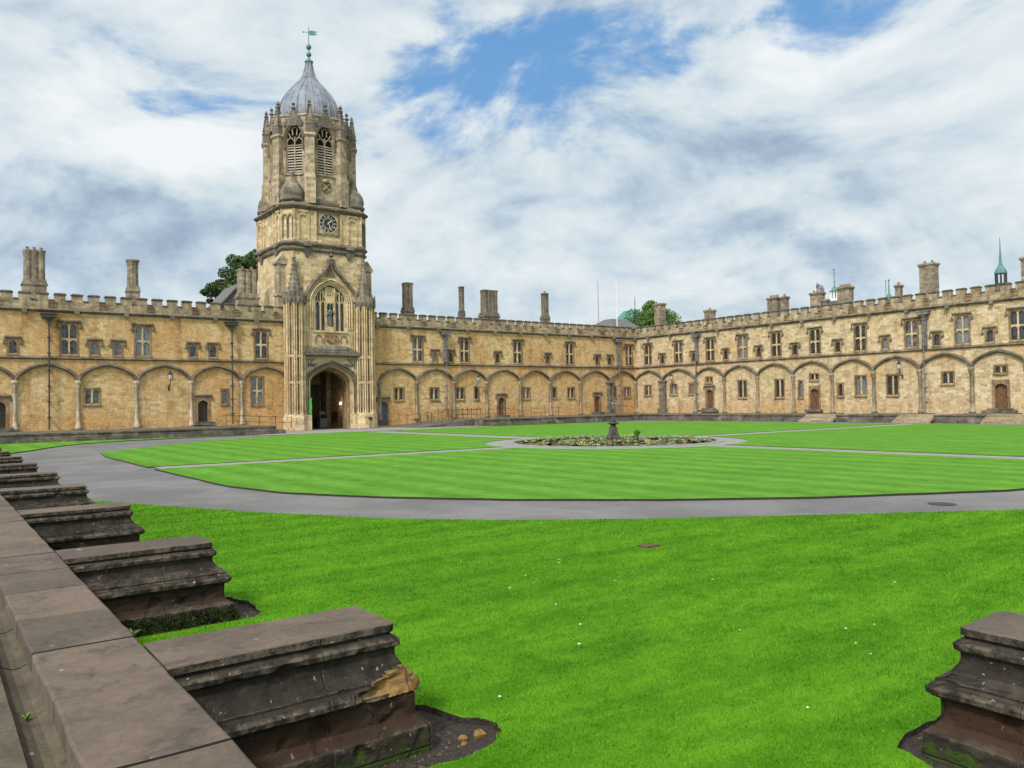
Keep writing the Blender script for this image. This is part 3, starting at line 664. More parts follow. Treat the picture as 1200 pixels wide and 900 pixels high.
def make_range(root, T, place, s0, s1, cols, piers, ups, lows, doors, pipes, wallmat, merl, shaftmat):
    """one two-storey range. T maps (s, -outward, z) to the world; place(s, z) gives a point on the wall plane and its rotation"""
    holes = []
    for k, s in ups:
        zb = 6.55; hw, H_ = HALF[k]+0.10, HGT[k]
        holes.append((s-hw, s+hw, zb-0.05, zb+H_+0.05))
        loc, rot = place(s, zb); window(root, k, loc, rot)
    for k, s, zb, hood in lows:
        hw, H_ = HALF[k]+0.08, HGT[k]
        holes.append((s-hw, s+hw, zb-0.05, zb+H_+0.05))
        loc, rot = place(s, zb); window(root, k, loc, rot, hood)
    for s, zb, w, h, leaf, lab, st in doors:
        holes.append((s-w/2-0.1, s+w/2+0.1, zb, zb+h+0.15))
        loc, rot = place(s, zb); door_parts(root, loc, rot, leaf, w, h, lab, st)
    wl = MB(T); holes_wall(wl, s0, s1, -0.1, 9.9, holes)
    wl.box(s0, s1, 0.45, 9.0, -0.1, 9.85)
    wl.build('wall', wallmat, root)
    # string course and cornice
    def course(name, z, sec, bosses=None):
        c = MB(T); rings = [[(s, -o, z+h) for o, h in sec] for s in (s0, s1)]
        c.loft(rings)
        if bosses:
            for s in bosses: c.box(s-0.16, s+0.16, -0.42, -0.2, z-0.10, z+0.16)
        return c.build(name, 'trim', root)
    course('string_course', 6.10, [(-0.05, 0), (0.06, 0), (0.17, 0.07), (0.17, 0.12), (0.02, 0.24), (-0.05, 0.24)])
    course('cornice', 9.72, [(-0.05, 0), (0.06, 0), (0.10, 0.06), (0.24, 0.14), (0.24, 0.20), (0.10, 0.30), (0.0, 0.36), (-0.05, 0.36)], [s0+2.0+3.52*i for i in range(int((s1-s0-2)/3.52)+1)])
    # parapet: wall, merlons, copings
    p = MB(T); p.box(s0, s1, -0.02, 0.38, 10.02, 10.62)
    per, ph, mw = merl
    n0 = math.ceil((s0-ph)/per)
    ms = []
    k = n0
    while ph+k*per < s1-0.2: ms.append(ph+k*per); k += 1
    for s in ms:
        j = random.uniform(-0.02, 0.02)
        p.box(s-mw/2+j, s+mw/2+j, -0.018, 0.37, 10.62, 11.1+random.uniform(-.015, .015))
        p.cur = 1
        zt = 11.1
        p.add([(s-mw/2-.05, -0.08, zt), (s+mw/2+.05, -0.08, zt), (s+mw/2+.05, 0.44, zt), (s-mw/2-.05, 0.44, zt), (s-mw/2-.05, -0.08, zt+.07), (s+mw/2+.05, -0.08, zt+.07), (s+mw/2-.05, 0.18, zt+.17), (s-mw/2+.05, 0.18, zt+.17), (s+mw/2+.05, 0.44, zt+.07), (s-mw/2-.05, 0.44, zt+.07)],
              [(3,2,1,0),(0,1,5,4),(4,5,6,7),(1,2,8,5),(2,3,9,8),(8,9,7,6),(3,0,4,9),(5,8,6),(4,7,9)])
        e0, e1 = s+mw/2+.012, s+per-mw/2-.012
        p.add([(e0, -0.07, 10.625), (e1, -0.07, 10.625), (e1, 0.42, 10.625), (e0, 0.42, 10.625), (e0, -0.07, 10.67), (e1, -0.07, 10.67), (e1, 0.18, 10.75), (e0, 0.18, 10.75), (e1, 0.42, 10.67), (e0, 0.42, 10.67)],
              [(3,2,1,0),(0,1,5,4),(4,5,6,7),(2,3,9,8),(8,9,7,6)])
        p.cur = 0
    p.build('parapet', ['parapet', 'dark_cap'], root)
    s = s0+0.35
    proto = None
    while s < s1:
        c = MB(); c.box(-0.27, 0.27, -0.09, -0.02, 0, 0.09); c.box(-0.27, -0.19, -0.08, -0.021, 0.09, 0.36); c.box(0.19, 0.27, -0.08, -0.021, 0.09, 0.36); c.box(-0.30, 0.30, -0.10, -0.02, 0.36, 0.45)
        c.box(-0.06, 0.06, -0.07, -0.021, 0.13, 0.31)
        if proto is None: o = proto = c.build('carved_panel', 'surround', root, origin=(0, 0, 0))
        else: o = proto.copy(); COL.objects.link(o); o.parent = root
        loc, rot = place(s, 10.10); o.location = Vector(loc)-ORG[root.name]; o.rotation_euler = (0, 0, rot)
        s += 3.52
    # blind arches and their shafts
    zs = 4.38
    for a, bq in zip(cols[:-1], cols[1:]):
        if bq - a > 6: continue
        rb = MB(T); hw = (bq-a)/2
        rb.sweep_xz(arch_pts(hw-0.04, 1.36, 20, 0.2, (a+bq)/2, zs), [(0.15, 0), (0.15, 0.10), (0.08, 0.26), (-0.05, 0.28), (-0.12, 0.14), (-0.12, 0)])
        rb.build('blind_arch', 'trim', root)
    pr = None
    for s in cols:
        loc, rot = place(s, TZ if s > 0 else TZ)
        if any(abs(s-q) < 0.2 for q in piers):
            pc = MB(T)
            if root is westR:
                for e in (-0.32, 0.32):
                    pc.box(s+e-0.13, s+e+0.13, -0.28, 0.02, TZ, zs-0.1)
                pc.box(s-0.19, s+0.19, -0.08, 0.02, TZ+0.5, zs-0.1)
            else: pc.box(s-0.5, s+0.5, -0.30, 0.02, TZ, zs-0.1)
            pc.box(s-0.6, s+0.6, -0.42, 0.02, zs-0.1, zs+0.12)
            pc.box(s-0.62, s+0.62, -0.46, 0.02, TZ-0.01, TZ+0.55); pc.build('pier', 'trim', root); continue
        if pr is None:
            c = MB(); c.sm = True
            c.lathe([(0.26, 0), (0.26, 0.22), (0.21, 0.28), (0.17, 0.62), (0.145, 0.72), (0.12, 0.80), (0.115, 3.3), (0.15, 3.36), (0.13, 3.42), (0.17, 3.52), (0.24, 3.68), (0.24, 3.78), (0.18, 3.86)], 0, -0.10, 12)
            c.sm = False
            c.box(-0.19, -0.10, -0.05, 0.01, 0.6, 3.5); c.box(0.10, 0.19, -0.05, 0.01, 0.6, 3.5)
            o = pr = c.build('wall_shaft', shaftmat, root, origin=(0, 0, 0))
        else: o = pr.copy(); COL.objects.link(o); o.parent = root
        o.location = Vector(loc)-ORG[root.name]; o.rotation_euler = (0, 0, rot)
    for s, big in pipes:
        pp = MB(T)
        r = 0.06
        pp.tube([(s, -0.40, 9.3), (s, -0.40, 0.7)], r, 8)
        for z in (8.8, 7.7, 6.5, 5.2, 4.0, 2.8, 1.6): pp.box(s-0.13, s+0.13, -0.50, -0.3, z, z+0.09); pp.box(s-0.03, s+0.03, -0.3, 0, z, z+0.09)
        if big: pp.box(s-0.17, s+0.17, -0.34, -0.02, 6.4, 9.1)
        pp.box(s-0.50, s+0.50, -0.52, -0.03, 9.28, 9.52); pp.box(s-0.56, s+0.56, -0.56, -0.02, 9.52, 9.6); pp.lathe([(0.1, 9.0), (0.28, 9.28)], s, -0.36, 8)
        pp.build('drainpipe', 'pipe' if big else 'pipe_black', root)
    rf = MB(T); rf.add([(s0, 0.3, 10.2), (s1, 0.3, 10.2), (s1, 4.6, 10.9), (s0, 4.6, 10.9), (s1, 8.9, 10.2), (s0, 8.9, 10.2)], [(0, 1, 2, 3), (3, 2, 4, 5), (1, 4, 2), (0, 3, 5)])
    rf.box(s0, s1, 8.6, 9.0, 9.85, 10.8)
    return rf.build('roof', 'lead', root)

# west range, in two lengths either side of the gate tower
TWm = lambda s, y, z: (s, YW+y, z)
plW = lambda s, z: ((s, YW, z), 0.0)
westL = thing('college_range', (10, YW, 0), 'golden stone battlemented range with tall chimneys, left of the gate tower', 'building', 'battlemented stone ranges round the court')
roofWL = make_range(westL, TWm, plW, -10, 27.6, [-7.1, -2.9, 1.25, 5.47, 9.68, 13.89, 18.14, 22.38, 26.7], [],
    [('small', 5.37), ('tall', 9.10), ('small', 10.85), ('small', 12.52), ('tall', 14.40), ('small', 18.33), ('small', 19.98), ('tall', 24.16), ('small', 3.3), ('tall', 0.6), ('small', -2.2), ('tall', -5.2)],
    [('pair', 10.67, 2.68, False), ('one', 20.95, 2.55, False), ('cross', 23.77, 2.45, False)],
    [(4.43, 0.95, 0.95, 2.0, 'door_dark', True, 2), (19.12, 0.98, 0.82, 1.9, 'door_dark', True, 1)], [(7.69, False), (21.49, False)], 'wall', (1.175, 8.5, 0.76), 'shaft_pale')
westR = thing('college_range', (53, YW, 0), 'golden stone battlemented range behind the fountain, right of the gate tower', 'building', 'battlemented stone ranges round the court')
PROTO.clear()
roofWR = make_range(westR, TWm, plW, 33.4, XN+0.0, [35.73, 39.86, 44.27, 48.42, 52.9, 57.18, 61.68, 66.44, 70.8], [66.44],
    [('tall', 40.11), ('small', 42.09), ('small', 43.96), ('tall', 45.73), ('small', 49.97), ('tall', 52.73), ('small', 56.96), ('tall', 60.27), ('small', 64.55), ('small', 66.57), ('tall', 69.85)],
    [('pair', 37.9, 2.68, False), ('pair', 41.97, 2.68, False), ('pair', 45.1, 2.68, False), ('one', 47.14, 2.66, False), ('pair', 53.8, 2.65, False), ('one', 57.87, 2.65, False), ('pair', 60.33, 2.65, False), ('one', 67.19, 2.7, False), ('pair', 69.4, 2.65, False)],
    [(36.15, 0.12, 0.8, 2.4, 'door_blue', True, 0), (50.36, 0.84, 0.8, 1.95, 'oak', True, 1), (64.42, 0.90, 0.8, 1.95, 'oak', True, 1)], [(43.24, True), (67.83, True)], 'wall', (1.12, 36.34, 0.70), 'shaft')
# north range
TNm = lambda s, y, z: (XN+y, s, z)
plN = lambda s, z: ((XN, s, z), -math.pi/2)
north = thing('college_range', (XN, 45, 0), 'buff stone battlemented range with rows of windows along the right side', 'building', 'battlemented stone ranges round the court')
PROTO.clear()
upsN = [('tall', 68.09), ('small', 65.78), ('tall', 63.26), ('small', 60.92), ('tall', 58.57), ('small', 56.42), ('tall', 54.17), ('small', 52.11), ('tall', 49.95), ('small', 47.75), ('tall', 45.47), ('small', 43.06), ('tall', 40.74), ('small', 38.34), ('tall', 35.91), ('small', 33.72), ('tall', 31.56), ('small', 29.41), ('tall', 27.3), ('small', 24.6), ('tall', 22.3), ('small', 19.8), ('tall', 17.3), ('tall', 12.3)]
roofN = make_range(north, TNm, plN, 6, YW, [70.15, 65.69, 60.8, 56.65, 52.3, 47.99, 43.7, 39.5, 35.22, 30.89, 26.7, 22.4, 18.1, 13.8, 9.5], [65.69],
    upsN,
    [('pair', 68.2, 2.85, False), ('pair', 64.1, 2.85, False), ('one', 61.45, 2.85, False), ('over', 58.8, 4.10, False), ('pair_tall', 54.3, 2.35, False), ('pair_tall', 49.66, 2.3, False), ('one_tall', 47.2, 2.25, False), ('over', 45.66, 3.95, False), ('one', 42.9, 2.3, False), ('pair_tall', 40.8, 2.35, False), ('pair_tall', 37.75, 2.3, False), ('pair_low', 32.87, 3.2, False), ('over', 28.65, 3.95, False), ('pair', 20.2, 2.8, False)],
    [(58.74, 1.15, 0.9, 2.15, 'oak', True, 2), (45.66, 0.98, 0.9, 2.1, 'oak', False, 1), (28.69, 1.0, 0.95, 2.1, 'oak', False, 2)], [(60.34, True), (34.66, True)], 'wall_north', (1.155, 31.62, 0.72), 'shaft')

# chimneys
for x, w, d, z0, z1, lb, pots in ((7.1, 1.45, 1.1, 11.7, 15.0, 3, 3), (14.35, 0.85, 0.85, 11.7, 14.9, 1, 0), (24.1, 1.65, 1.0, 11.8, 14.9, 3, 2)):
    chimney(roofWL, x, YW+3.5, w, d, z0, z1, lb, 0, pots, 'chimney')
for x, w, d, z0, z1, lb, pots in ((40.95, 0.92, 0.92, 11.3, 14.95, 2, 0), (47.7, 0.52, 0.52, 11.3, 15.05, 1, 0), (51.4, 1.9, 0.95, 11.3, 14.9, 4, 0), (59.5, 0.75, 0.75, 11.4, 15.1, 1, 1)):
    chimney(roofWR, x, YW+3.5, w, d, z0, z1, lb, 0, pots)
for y, w, z1, lb, pots in ((69.25, 1.1, 14.3, 0, 0), (61.35, 0.95, 12.65, 0, 1), (52.5, 1.2, 13.1, 0, 3), (51.2, 0.65, 13.05, 0, 1), (47.3, 1.15, 13.0, 0, 3), (46.4, 0.45, 12.2, 0, 0), (44.2, 1.25, 13.2, 0, 4), (38.75, 0.5, 12.7, 0, 1), (35.9, 1.35, 14.3, 0, 2), (27.6, 1.0, 13.6, 0, 2)):
    chimney(roofN, XN+3.5, y, w, min(w, 0.9), 11.2, z1, lb, math.pi/2, pots, 'chimney')

# steep slate gable beside the tower's left chimney
g = MB(); g.loft([[(22.0, 79, 10.6), (27.5, 79, 10.6), (26.3, 79, 14.6), (25.4, 79, 14.6)], [(22.0, 85, 10.6), (27.5, 85, 10.6), (26.3, 85, 14.6), (25.4, 85, 14.6)]])
g.tube([(21.8, 78.9, 10.6), (25.35, 78.9, 14.65)], 0.14, 6)
gr_ = thing('gabled_house', (24.5, 82, 0), 'steep grey slate gable behind the ribbed chimney left of the tower', 'building')
g.build('roof', 'slate', gr_); g2 = MB(); g2.box(22.2, 27.4, 79.2, 84.8, -0.1, 10.6); g2.build('wall', 'parapet', gr_)

# ------------------------------------------------------------------ gate tower
CX, CY = 30.4, 73.77
tower = thing('gate_tower', (CX, CY, 0), 'tall domed gate tower with clock, belfry windows and arched gateway', 'tower')
def sq(a, bq, z, dx=0, dy=0): return [(CX+x, CY+y, z) for x, y in ((bq,-a),(a,-bq),(a,bq),(bq,a),(-bq,a),(-a,bq),(-a,-bq),(-bq,-a))]
def sqr(prof, name, mat):
    mb = MB(); mb.loft([sq(4.1+d, 3.35+d*0.414, z) for d, z in prof]); return mb.build(name, mat, tower)
sqr([(0, 6.6), (0, 16.35)], 'middle_stage', 'tower')
sqr([(0, 17.2), (0, 20.3)], 'clock_stage', 'tower')
sqr([(0.0, 16.35), (0.14, 16.45), (0.2, 16.6), (0.06, 16.72), (0.04, 16.85), (0.22, 17.0), (0.26, 17.12), (0.08, 17.3), (0.0, 17.34)], 'string_course', 'trim')
sqr([(0.0, 20.2), (0.12, 20.26), (0.34, 20.46), (0.34, 20.58), (0.10, 20.72), (-0.12, 21.0), (-0.35, 21.2)], 'cornice', 'trim')
# lower stage with the passage through it
GX0, GX1 = 28.25, 32.45
lw = MB()
for x0, x1 in ((26.35, GX0-0.1), (GX1+0.45, 34.5)): lw.box(x0, x1, 69.72, 77.9, -0.1, 6.6)
lw.box(GX0-0.1, GX1+0.45, 76.6, 77.9, -0.1, 6.6)
lw.box(GX0-0.1, GX1+0.45, 70.6, 76.6, 6.2, 6.6)
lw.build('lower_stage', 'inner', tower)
# gate screen between the turrets: arch below, window above
scn = MB(); yf, yb = 69.25, 69.9
X0, X1 = 27.8, 33.0; za, zh = 4.12, 1.70
gcx = (GX0+GX1)/2; ga = (GX1-GX0)/2
garch = tudor_pts(ga, zh, 24, gcx, za)
scn.box(X0, GX0, yf, yb, 0, 9.1); scn.box(GX1, X1, yf, yb, 0, 9.1)
spandrel(scn, garch, GX0, GX1, 9.1, yf+.001, yb)
wx0, wx1, wz0, wzs = 28.85, 31.95, 9.1, 11.75
wcx = (wx0+wx1)/2; wa = (wx1-wx0)/2
warch = arch_pts(wa, 1.62, 24, 0.25, wcx, wzs)
scn.box(X0, wx0, yf, yb, 9.1, 13.0); scn.box(wx1, X1, yf, yb, 9.1, 13.0)
spandrel(scn, warch, wx0, wx1, 13.6, yf+.001, yb)
# sloping shoulders above the window up to the ogee
scn.add([(X0, yf, 13.0), (wx0, yf, 13.0), (wx0, yf, 13.6), (X0, yb, 13.0), (wx0, yb, 13.0), (wx0, yb, 13.6)], [(0, 1, 2), (0, 2, 5, 3)])
scn.add([(X1, yf, 13.0), (wx1, yf, 13.0), (wx1, yf, 13.6), (X1, yb, 13.0), (wx1, yb, 13.0), (wx1, yb, 13.6)], [(2, 1, 0), (0, 3, 5, 2)])
scn.build('gate_screen', 'gatestone', tower)
Tf = lambda y0: (lambda x, y, z: (x, y0+y, z))
def jamb_path(pts, z0): return [(pts[0][0], z0)] + pts + [(pts[-1][0], z0)]
mo = MB(Tf(yf))
p0 = jamb_path(tudor_pts(ga+0.10, zh+0.05, 24, gcx, za), 1.3)
mo.sweep_xz(p0, [(0.0, 0.0), (0.0, 0.07), (0.07, 0.12), (0.14, 0.07), (0.14, 0)])
mo.sweep_xz(jamb_path(tudor_pts(ga+0.28, zh+0.16, 24, gcx, za), 1.3), [(0.0, 0.0), (0.02, 0.12), (0.10, 0.16), (0.16, 0.10), (0.16, 0)])
mo.sweep_xz(jamb_path(tudor_pts(ga+0.50, zh+0.36, 24, gcx, za), 1.3), [(0.0, 0.0), (0.0, 0.16), (0.09, 0.24), (0.20, 0.18), (0.20, 0)])
mo.build('gate_arch_moulding', 'trim', tower)
# inner order of the gate, set back and reddish
io = MB(Tf(yb)); io.sweep_xz(jamb_path(tudor_pts(ga-0.02, zh-0.02, 24, gcx, za), 0), [(-0.26, -0.9), (-0.26, -0.05), (-0.16, 0.0), (-0.06, 0.1), (0.3, 0.1), (0.3, -0.9)])
io.build('gate_inner_arch', 'surround', tower)
# window mouldings
wm = MB(Tf(yf))
for off, pr, wd in ((0.06, 0.06, 0.10), (0.22, 0.12, 0.12), (0.42, 0.20, 0.14)):
    wm.sweep_xz(jamb_path(arch_pts(wa+off, 1.62+off, 24, 0.25, wcx, wzs), 9.3), [(0, 0), (0, pr), (wd*0.5, pr+0.05), (wd, pr), (wd, 0)])
wm.build('window_moulding', 'gatestone', tower)
og = MB(Tf(yf))
half = [(-2.75, 11.3), (-2.62, 11.9), (-2.3, 12.65), (-1.8, 13.35), (-1.2, 13.95), (-0.7, 14.35), (-0.35, 14.75), (-0.16, 15.2), (-0.06, 15.6)]
half = [(x*0.93, z) for x, z in half]
path = [(wcx+x, z) for x, z in half] + [(wcx-x, z) for x, z in reversed(half)]
og.sweep_xz(path, [(0.02, 0), (0.02, 0.28), (0.12, 0.36), (0.26, 0.30), (0.28, 0)])
for x, z in half[1:-1]:
    for sx in (-1, 1): og.lathe([(0.0, z+0.1), (0.11, z+0.2), (0.13, z+0.3), (0.05, z+0.42), (0, z+0.45)], wcx+sx*(abs(x)+0.12), -0.2, 6)
og.lathe([(0.16, 15.2), (0.20, 15.4), (0.13, 15.6), (0.10, 15.9), (0.26, 16.05), (0.10, 16.2), (0.09, 16.35), (0.19, 16.48), (0.07, 16.62), (0.0, 16.85)], wcx, -0.2, 8)
og.build('ogee_hood', 'carved', tower)
# small tracery filling above the window arch
tf = MB(Tf(yf)); tf.prism([(wcx-0.55, 14.1), (wcx+0.55, 14.1), (wcx, 15.1)], 0.02, 0.3)
tf.build('spandrel_carving', 'surround', tower)
# wall slab between the screen and the tower face, under the ogee
hh = [(-1.66, 13.54)] + [h for h in half if h[1] > 13.55]
bk = MB(); bk.prism([(wcx+x*0.98, z) for x, z in hh] + [(wcx-x*0.98, z) for x, z in reversed(hh)], yf+0.06, 69.8); bk.build('gable_wall', 'gatestone', tower)
# great window: mullions, tracery, glass, statue in the niche
tw = MB(Tf(yf)); y0, y1 = 0.14, 0.36
xs = [wx0+0.06, wx0+0.60, wx0+1.14, wx0+1.96, wx0+2.50, wx1-0.06]
for i, x in enumerate(xs):
    w = 0.05 if i in (1, 4) else 0.08
    ztop = wzs + 1.62*0.9*math.sqrt(max(0, 1-((x-wcx)/wa)**2))*0.98
    tw.box(x-w, x+w, y0-(0.06 if i in (2, 3) else 0), y1, wz0, ztop)
for a, bq in zip(xs[:-1], xs[1:]):
    if bq-a > 0.7: continue
    xc = (a+bq)/2; hw = (bq-a)/2-0.05
    tw.sweep_xz(arch_pts(hw, 0.42, 8, 0.4, xc, 11.45), [(-0.03, -0.2), (-0.03, -0.34), (0.05, -0.34), (0.05, -0.2)])
    tw.sweep_xz([(xc, 11.9), (xc, 12.5)], [(-0.03, -0.2), (-0.03, -0.34), (0.03, -0.34), (0.03, -0.2)])
for sx in (-1, 1):
    tw.sweep_xz([(wcx+sx*0.38, 11.9), (wcx+sx*0.62, 12.5), (wcx+sx*0.85, 12.75)], [(-0.05, -0.17), (-0.05, -0.34), (0.05, -0.34), (0.05, -0.17)])
    tw.sweep_xz([(wcx+sx*0.12, 12.0), (wcx+sx*0.22, 12.6), (wcx+sx*0.30, 13.1)], [(-0.05, -0.17), (-0.05, -0.34), (0.05, -0.34), (0.05, -0.17)])
tw.prism([(wcx-0.62, 12.45), (wcx+0.62, 12.45), (wcx+0.75, 12.85), (wcx+0.3, 13.2), (wcx-0.3, 13.2), (wcx-0.75, 12.85)], 0.27, 0.33)
tw.prism([(wcx-0.42, 11.65), (wcx+0.42, 11.65), (wcx+0.30, 12.3), (wcx-0.30, 12.3)], 0.06, 0.33)
for k in (-0.3, 0, 0.3): tw.lathe([(0.0, 11.3), (0.08, 11.5), (0.12, 11.66)], wcx+k, 0.2, 6)
tw.box(wx0-0.1, wx1+0.1, -0.14, 0.36, 8.93, 9.1)
tw.box(wcx-0.33, wcx+0.33, 0.02, 0.35, 9.1, 9.5)
tw.build('great_window_tracery', 'gatestone', tower)
gl = MB(); gl.box(wx0, wx1, yf+0.37, yf+0.40, 9.1, 13.4); gl.build('great_window_glass', 'glass', tower)
st = MB(); st.sm = True
st.lathe([(0.27, 9.5), (0.29, 9.55), (0.24, 9.9), (0.22, 10.3), (0.20, 10.6), (0.25, 10.85), (0.24, 11.0), (0.12, 11.08), (0.09, 11.12), (0.12, 11.2), (0.135, 11.3), (0.11, 11.4), (0.16, 11.42), (0.05, 11.5), (0, 11.52)], wcx, yf+0.2, 12, 0, 1, 0.75)
st.tube([(wcx-0.2, yf+0.15, 10.9), (wcx-0.28, yf+0.05, 10.65), (wcx-0.1, yf-0.02, 10.55)], [0.08, 0.075, 0.05], 8)
st.tube([(wcx+0.2, yf+0.15, 10.9), (wcx+0.3, yf+0.05, 10.7), (wcx+0.3, yf-0.05, 10.95)], [0.08, 0.075, 0.05], 8)
st.build('niche_statue', 'bronze', tower)
# panel row with a carved shield under the window
pr_ = MB(Tf(yf))
for k in range(4):
    xc = wx0+0.32+k*0.82 + (0 if k < 2 else 0.0)
    pr_.sweep_xz(jamb_path(arch_pts(0.27, 0.3, 8, 0.4, xc, 8.35), 8.0), [(0, 0), (0, 0.09), (0.08, 0.09), (0.08, 0)])
pr_.prism([(wcx-0.28, 8.05), (wcx, 7.95), (wcx+0.28, 8.05), (wcx+0.34, 8.5), (wcx+0.2, 8.75), (wcx-0.2, 8.75), (wcx-0.34, 8.5)], -0.2, 0)
for k in range(6): pr_.lathe([(0, 8.1), (0.1, 8.2), (0.1, 8.32), (0, 8.4)], wcx+0.45*math.cos(k*1.05), -0.1, 6)
pr_.build('carved_panels', 'surround', tower)
# canopy over the gate arch
cp = MB()
def cring(e, y, z): return [(X0-0.1-e, yf-y-0.12, z), (X1+0.1+e, yf-y-0.12, z), (X1+0.1+e, yf+0.1, z), (X0-0.1-e, yf+0.1, z)]
cp.loft([cring(0, 0.05, 6.68), cring(0.06, 0.35, 6.8), cring(0.06, 0.38, 6.95), cring(-0.05, 0.30, 7.0), cring(-0.05, 0.34, 7.12), cring(-0.35, 0.3, 7.25), cring(-0.9, 0.26, 7.5), cring(-1.5, 0.2, 7.68), cring(-2.1, 0.1, 7.78)])
cp.box(wcx-1.5, wcx+1.5, yf-0.46, yf-0.3, 7.3, 7.36)
cp.build('gate_canopy', 'carved', tower)
# carved spandrels of the gate arch
for sx in (-1, 1):
    cs = MB(Tf(yf))
    for k in range(5): cs.lathe([(0, 5.75), (0.13, 5.85), (0.15, 6.0), (0, 6.12)], gcx+sx*(1.35+0.2*k), 0.0, 6)
    cs.prism([(gcx+sx*1.55, 6.5), (gcx+sx*2.5, 6.5), (gcx+sx*2.5, 5.4)][::sx], -0.05, 0.02)
    cs.build('carved_spandrel', 'carved', tower)
# turrets
def turret(x0, x1, side):
    xc = (x0+x1)/2; yc = 69.4; r = (x1-x0)/2
    bs = MB(); n = 8
    bs.lathe([(r*1.10, 0), (r*1.10, 1.15), (r*1.04, 1.3), (r*0.98, 1.42)], xc, yc, 8, math.pi/8)
    bs.box(min(xc, X0 if side < 0 else X1), max(xc, X0+0.5 if side < 0 else X1), yf-0.35, yf+0.2, 0, 1.38) if side < 0 else bs.box(X1-0.45, xc, yf-0.35, yf+0.2, 0, 1.38)
    bs.build('turret_base', 'gatestone', tower)
    sh = MB(); rr = r*0.80
    sh.lathe([(rr, 1.4), (rr, 12.0)], xc, yc, 8, math.pi/8)
    sh.build('turret_shaft', 'surround', tower)
    rb = MB()
    for k in range(8):
        a = math.pi/8+k*math.pi/4
        for da, q, w in ((0, 0.90, 0.085), (0.22, 0.86, 0.05), (-0.22, 0.86, 0.05)):
            rb.lathe([(w*1.5, 1.38), (w, 1.6), (w, 11.3), (w*1.4, 11.5)], xc+r*q*math.cos(a+da), yc+r*q*math.sin(a+da), 6)
    for z in (4.2, 6.6): rb.lathe([(rr*1.0, z-0.08), (rr*1.16, z), (rr*1.16, z+0.1), (rr*1.0, z+0.2)], xc, yc, 8, math.pi/8)
    rb.build('turret_ribs', 'gatestone', tower)
    cb_ = MB()
    cb_.lathe([(rr, 11.2), (r*0.95, 11.55), (r*1.08, 11.9), (r*1.02, 12.2), (r*0.92, 12.4)], xc, yc, 8, math.pi/8)
    for k in range(8):
        a = k*math.pi/4; x, y = xc+r*0.95*math.cos(a), yc+r*0.95*math.sin(a)
        cb_.lathe([(0.0, 11.3), (0.15, 11.5), (0.17, 11.8), (0.10, 12.1), (0.05, 12.4), (0, 12.5)], x, y, 6)
        a += math.pi/8; x, y = xc+r*math.cos(a), yc+r*math.sin(a)
        cb_.lathe([(0.05, 11.4), (0.09, 11.6), (0.09, 12.2), (0.04, 12.6), (0, 12.7)], x, y, 5)
    cb_.build('turret_corbel', 'carved', tower)
    pn = MB()
    pn.lathe([(r*0.60, 12.4), (r*0.58, 12.6), (r*0.1, 15.5), (0.19, 15.6), (0.08, 15.75), (0.0, 16.05)], xc, yc, 8, math.pi/8)
    for k in range(8):
        a = math.pi/8+k*math.pi/4
        for j in range(7):
            f = (j+0.5)/7; q = r*(0.58*(1-f)+0.1*f)*1.05; z = 12.6+f*2.9
            pn.lathe([(0, z-0.03), (0.075-0.03*f, z+0.06), (0.03, z+0.14), (0, z+0.16)], xc+q*math.cos(a), yc+q*math.sin(a), 5)
    pn.build('turret_pinnacle', 'carved', tower)
    # square pier with a gabled cap behind the pinnacle
    pi_ = MB(); px = 30.4+side*4.2; py = 70.7
    pi_.box(px-0.45, px+0.45, py-0.45, py+0.45, 6.6, 15.4); pi_.box(px-0.55, px+0.55, py-0.55, py+0.55, 12.2, 12.45)
    for dx in (-0.45, 0.3): pi_.box(px+dx, px+dx+0.15, py-0.52, py-0.44, 12.5, 15.2)
    pi_.prism([(px-0.62, 15.1), (px+0.62, 15.1), (px+0.62, 15.3), (px, 16.1), (px-0.62, 15.3)], py-0.6, py+0.6)
    pi_.build('square_pier', 'tower_grey', tower)
turret(25.98, 27.92, -1); turret(32.78, 34.86, 1)
# moulded strips between the turrets and the gate
ms = MB()
for x in (28.0, 28.22, 28.46):
    ms.lathe([(0.09, 1.38), (0.06, 1.6), (0.06, 6.6)], x-0.22, yf-0.02, 6)
    ms.lathe([(0.06, 7.2), (0.06, 11.8), (0.1, 12.0)], x-0.12, yf-0.06, 6)
for x in (32.55, 32.78, 33.0):
    ms.lathe([(0.09, 1.38), (0.06, 1.6), (0.06, 6.6)], x+0.22-0.2, yf-0.02, 6)
    ms.lathe([(0.06, 7.2), (0.06, 11.8), (0.1, 12.0)], x-0.05, yf-0.06, 6)
ms.box(X0-0.1, wx0-0.65, yf-0.2, yf, 11.9, 12.4); ms.box(wx1+0.6, X1+0.1, yf-0.2, yf, 11.9, 12.4)
ms.build('moulded_strips', 'gatestone', tower)
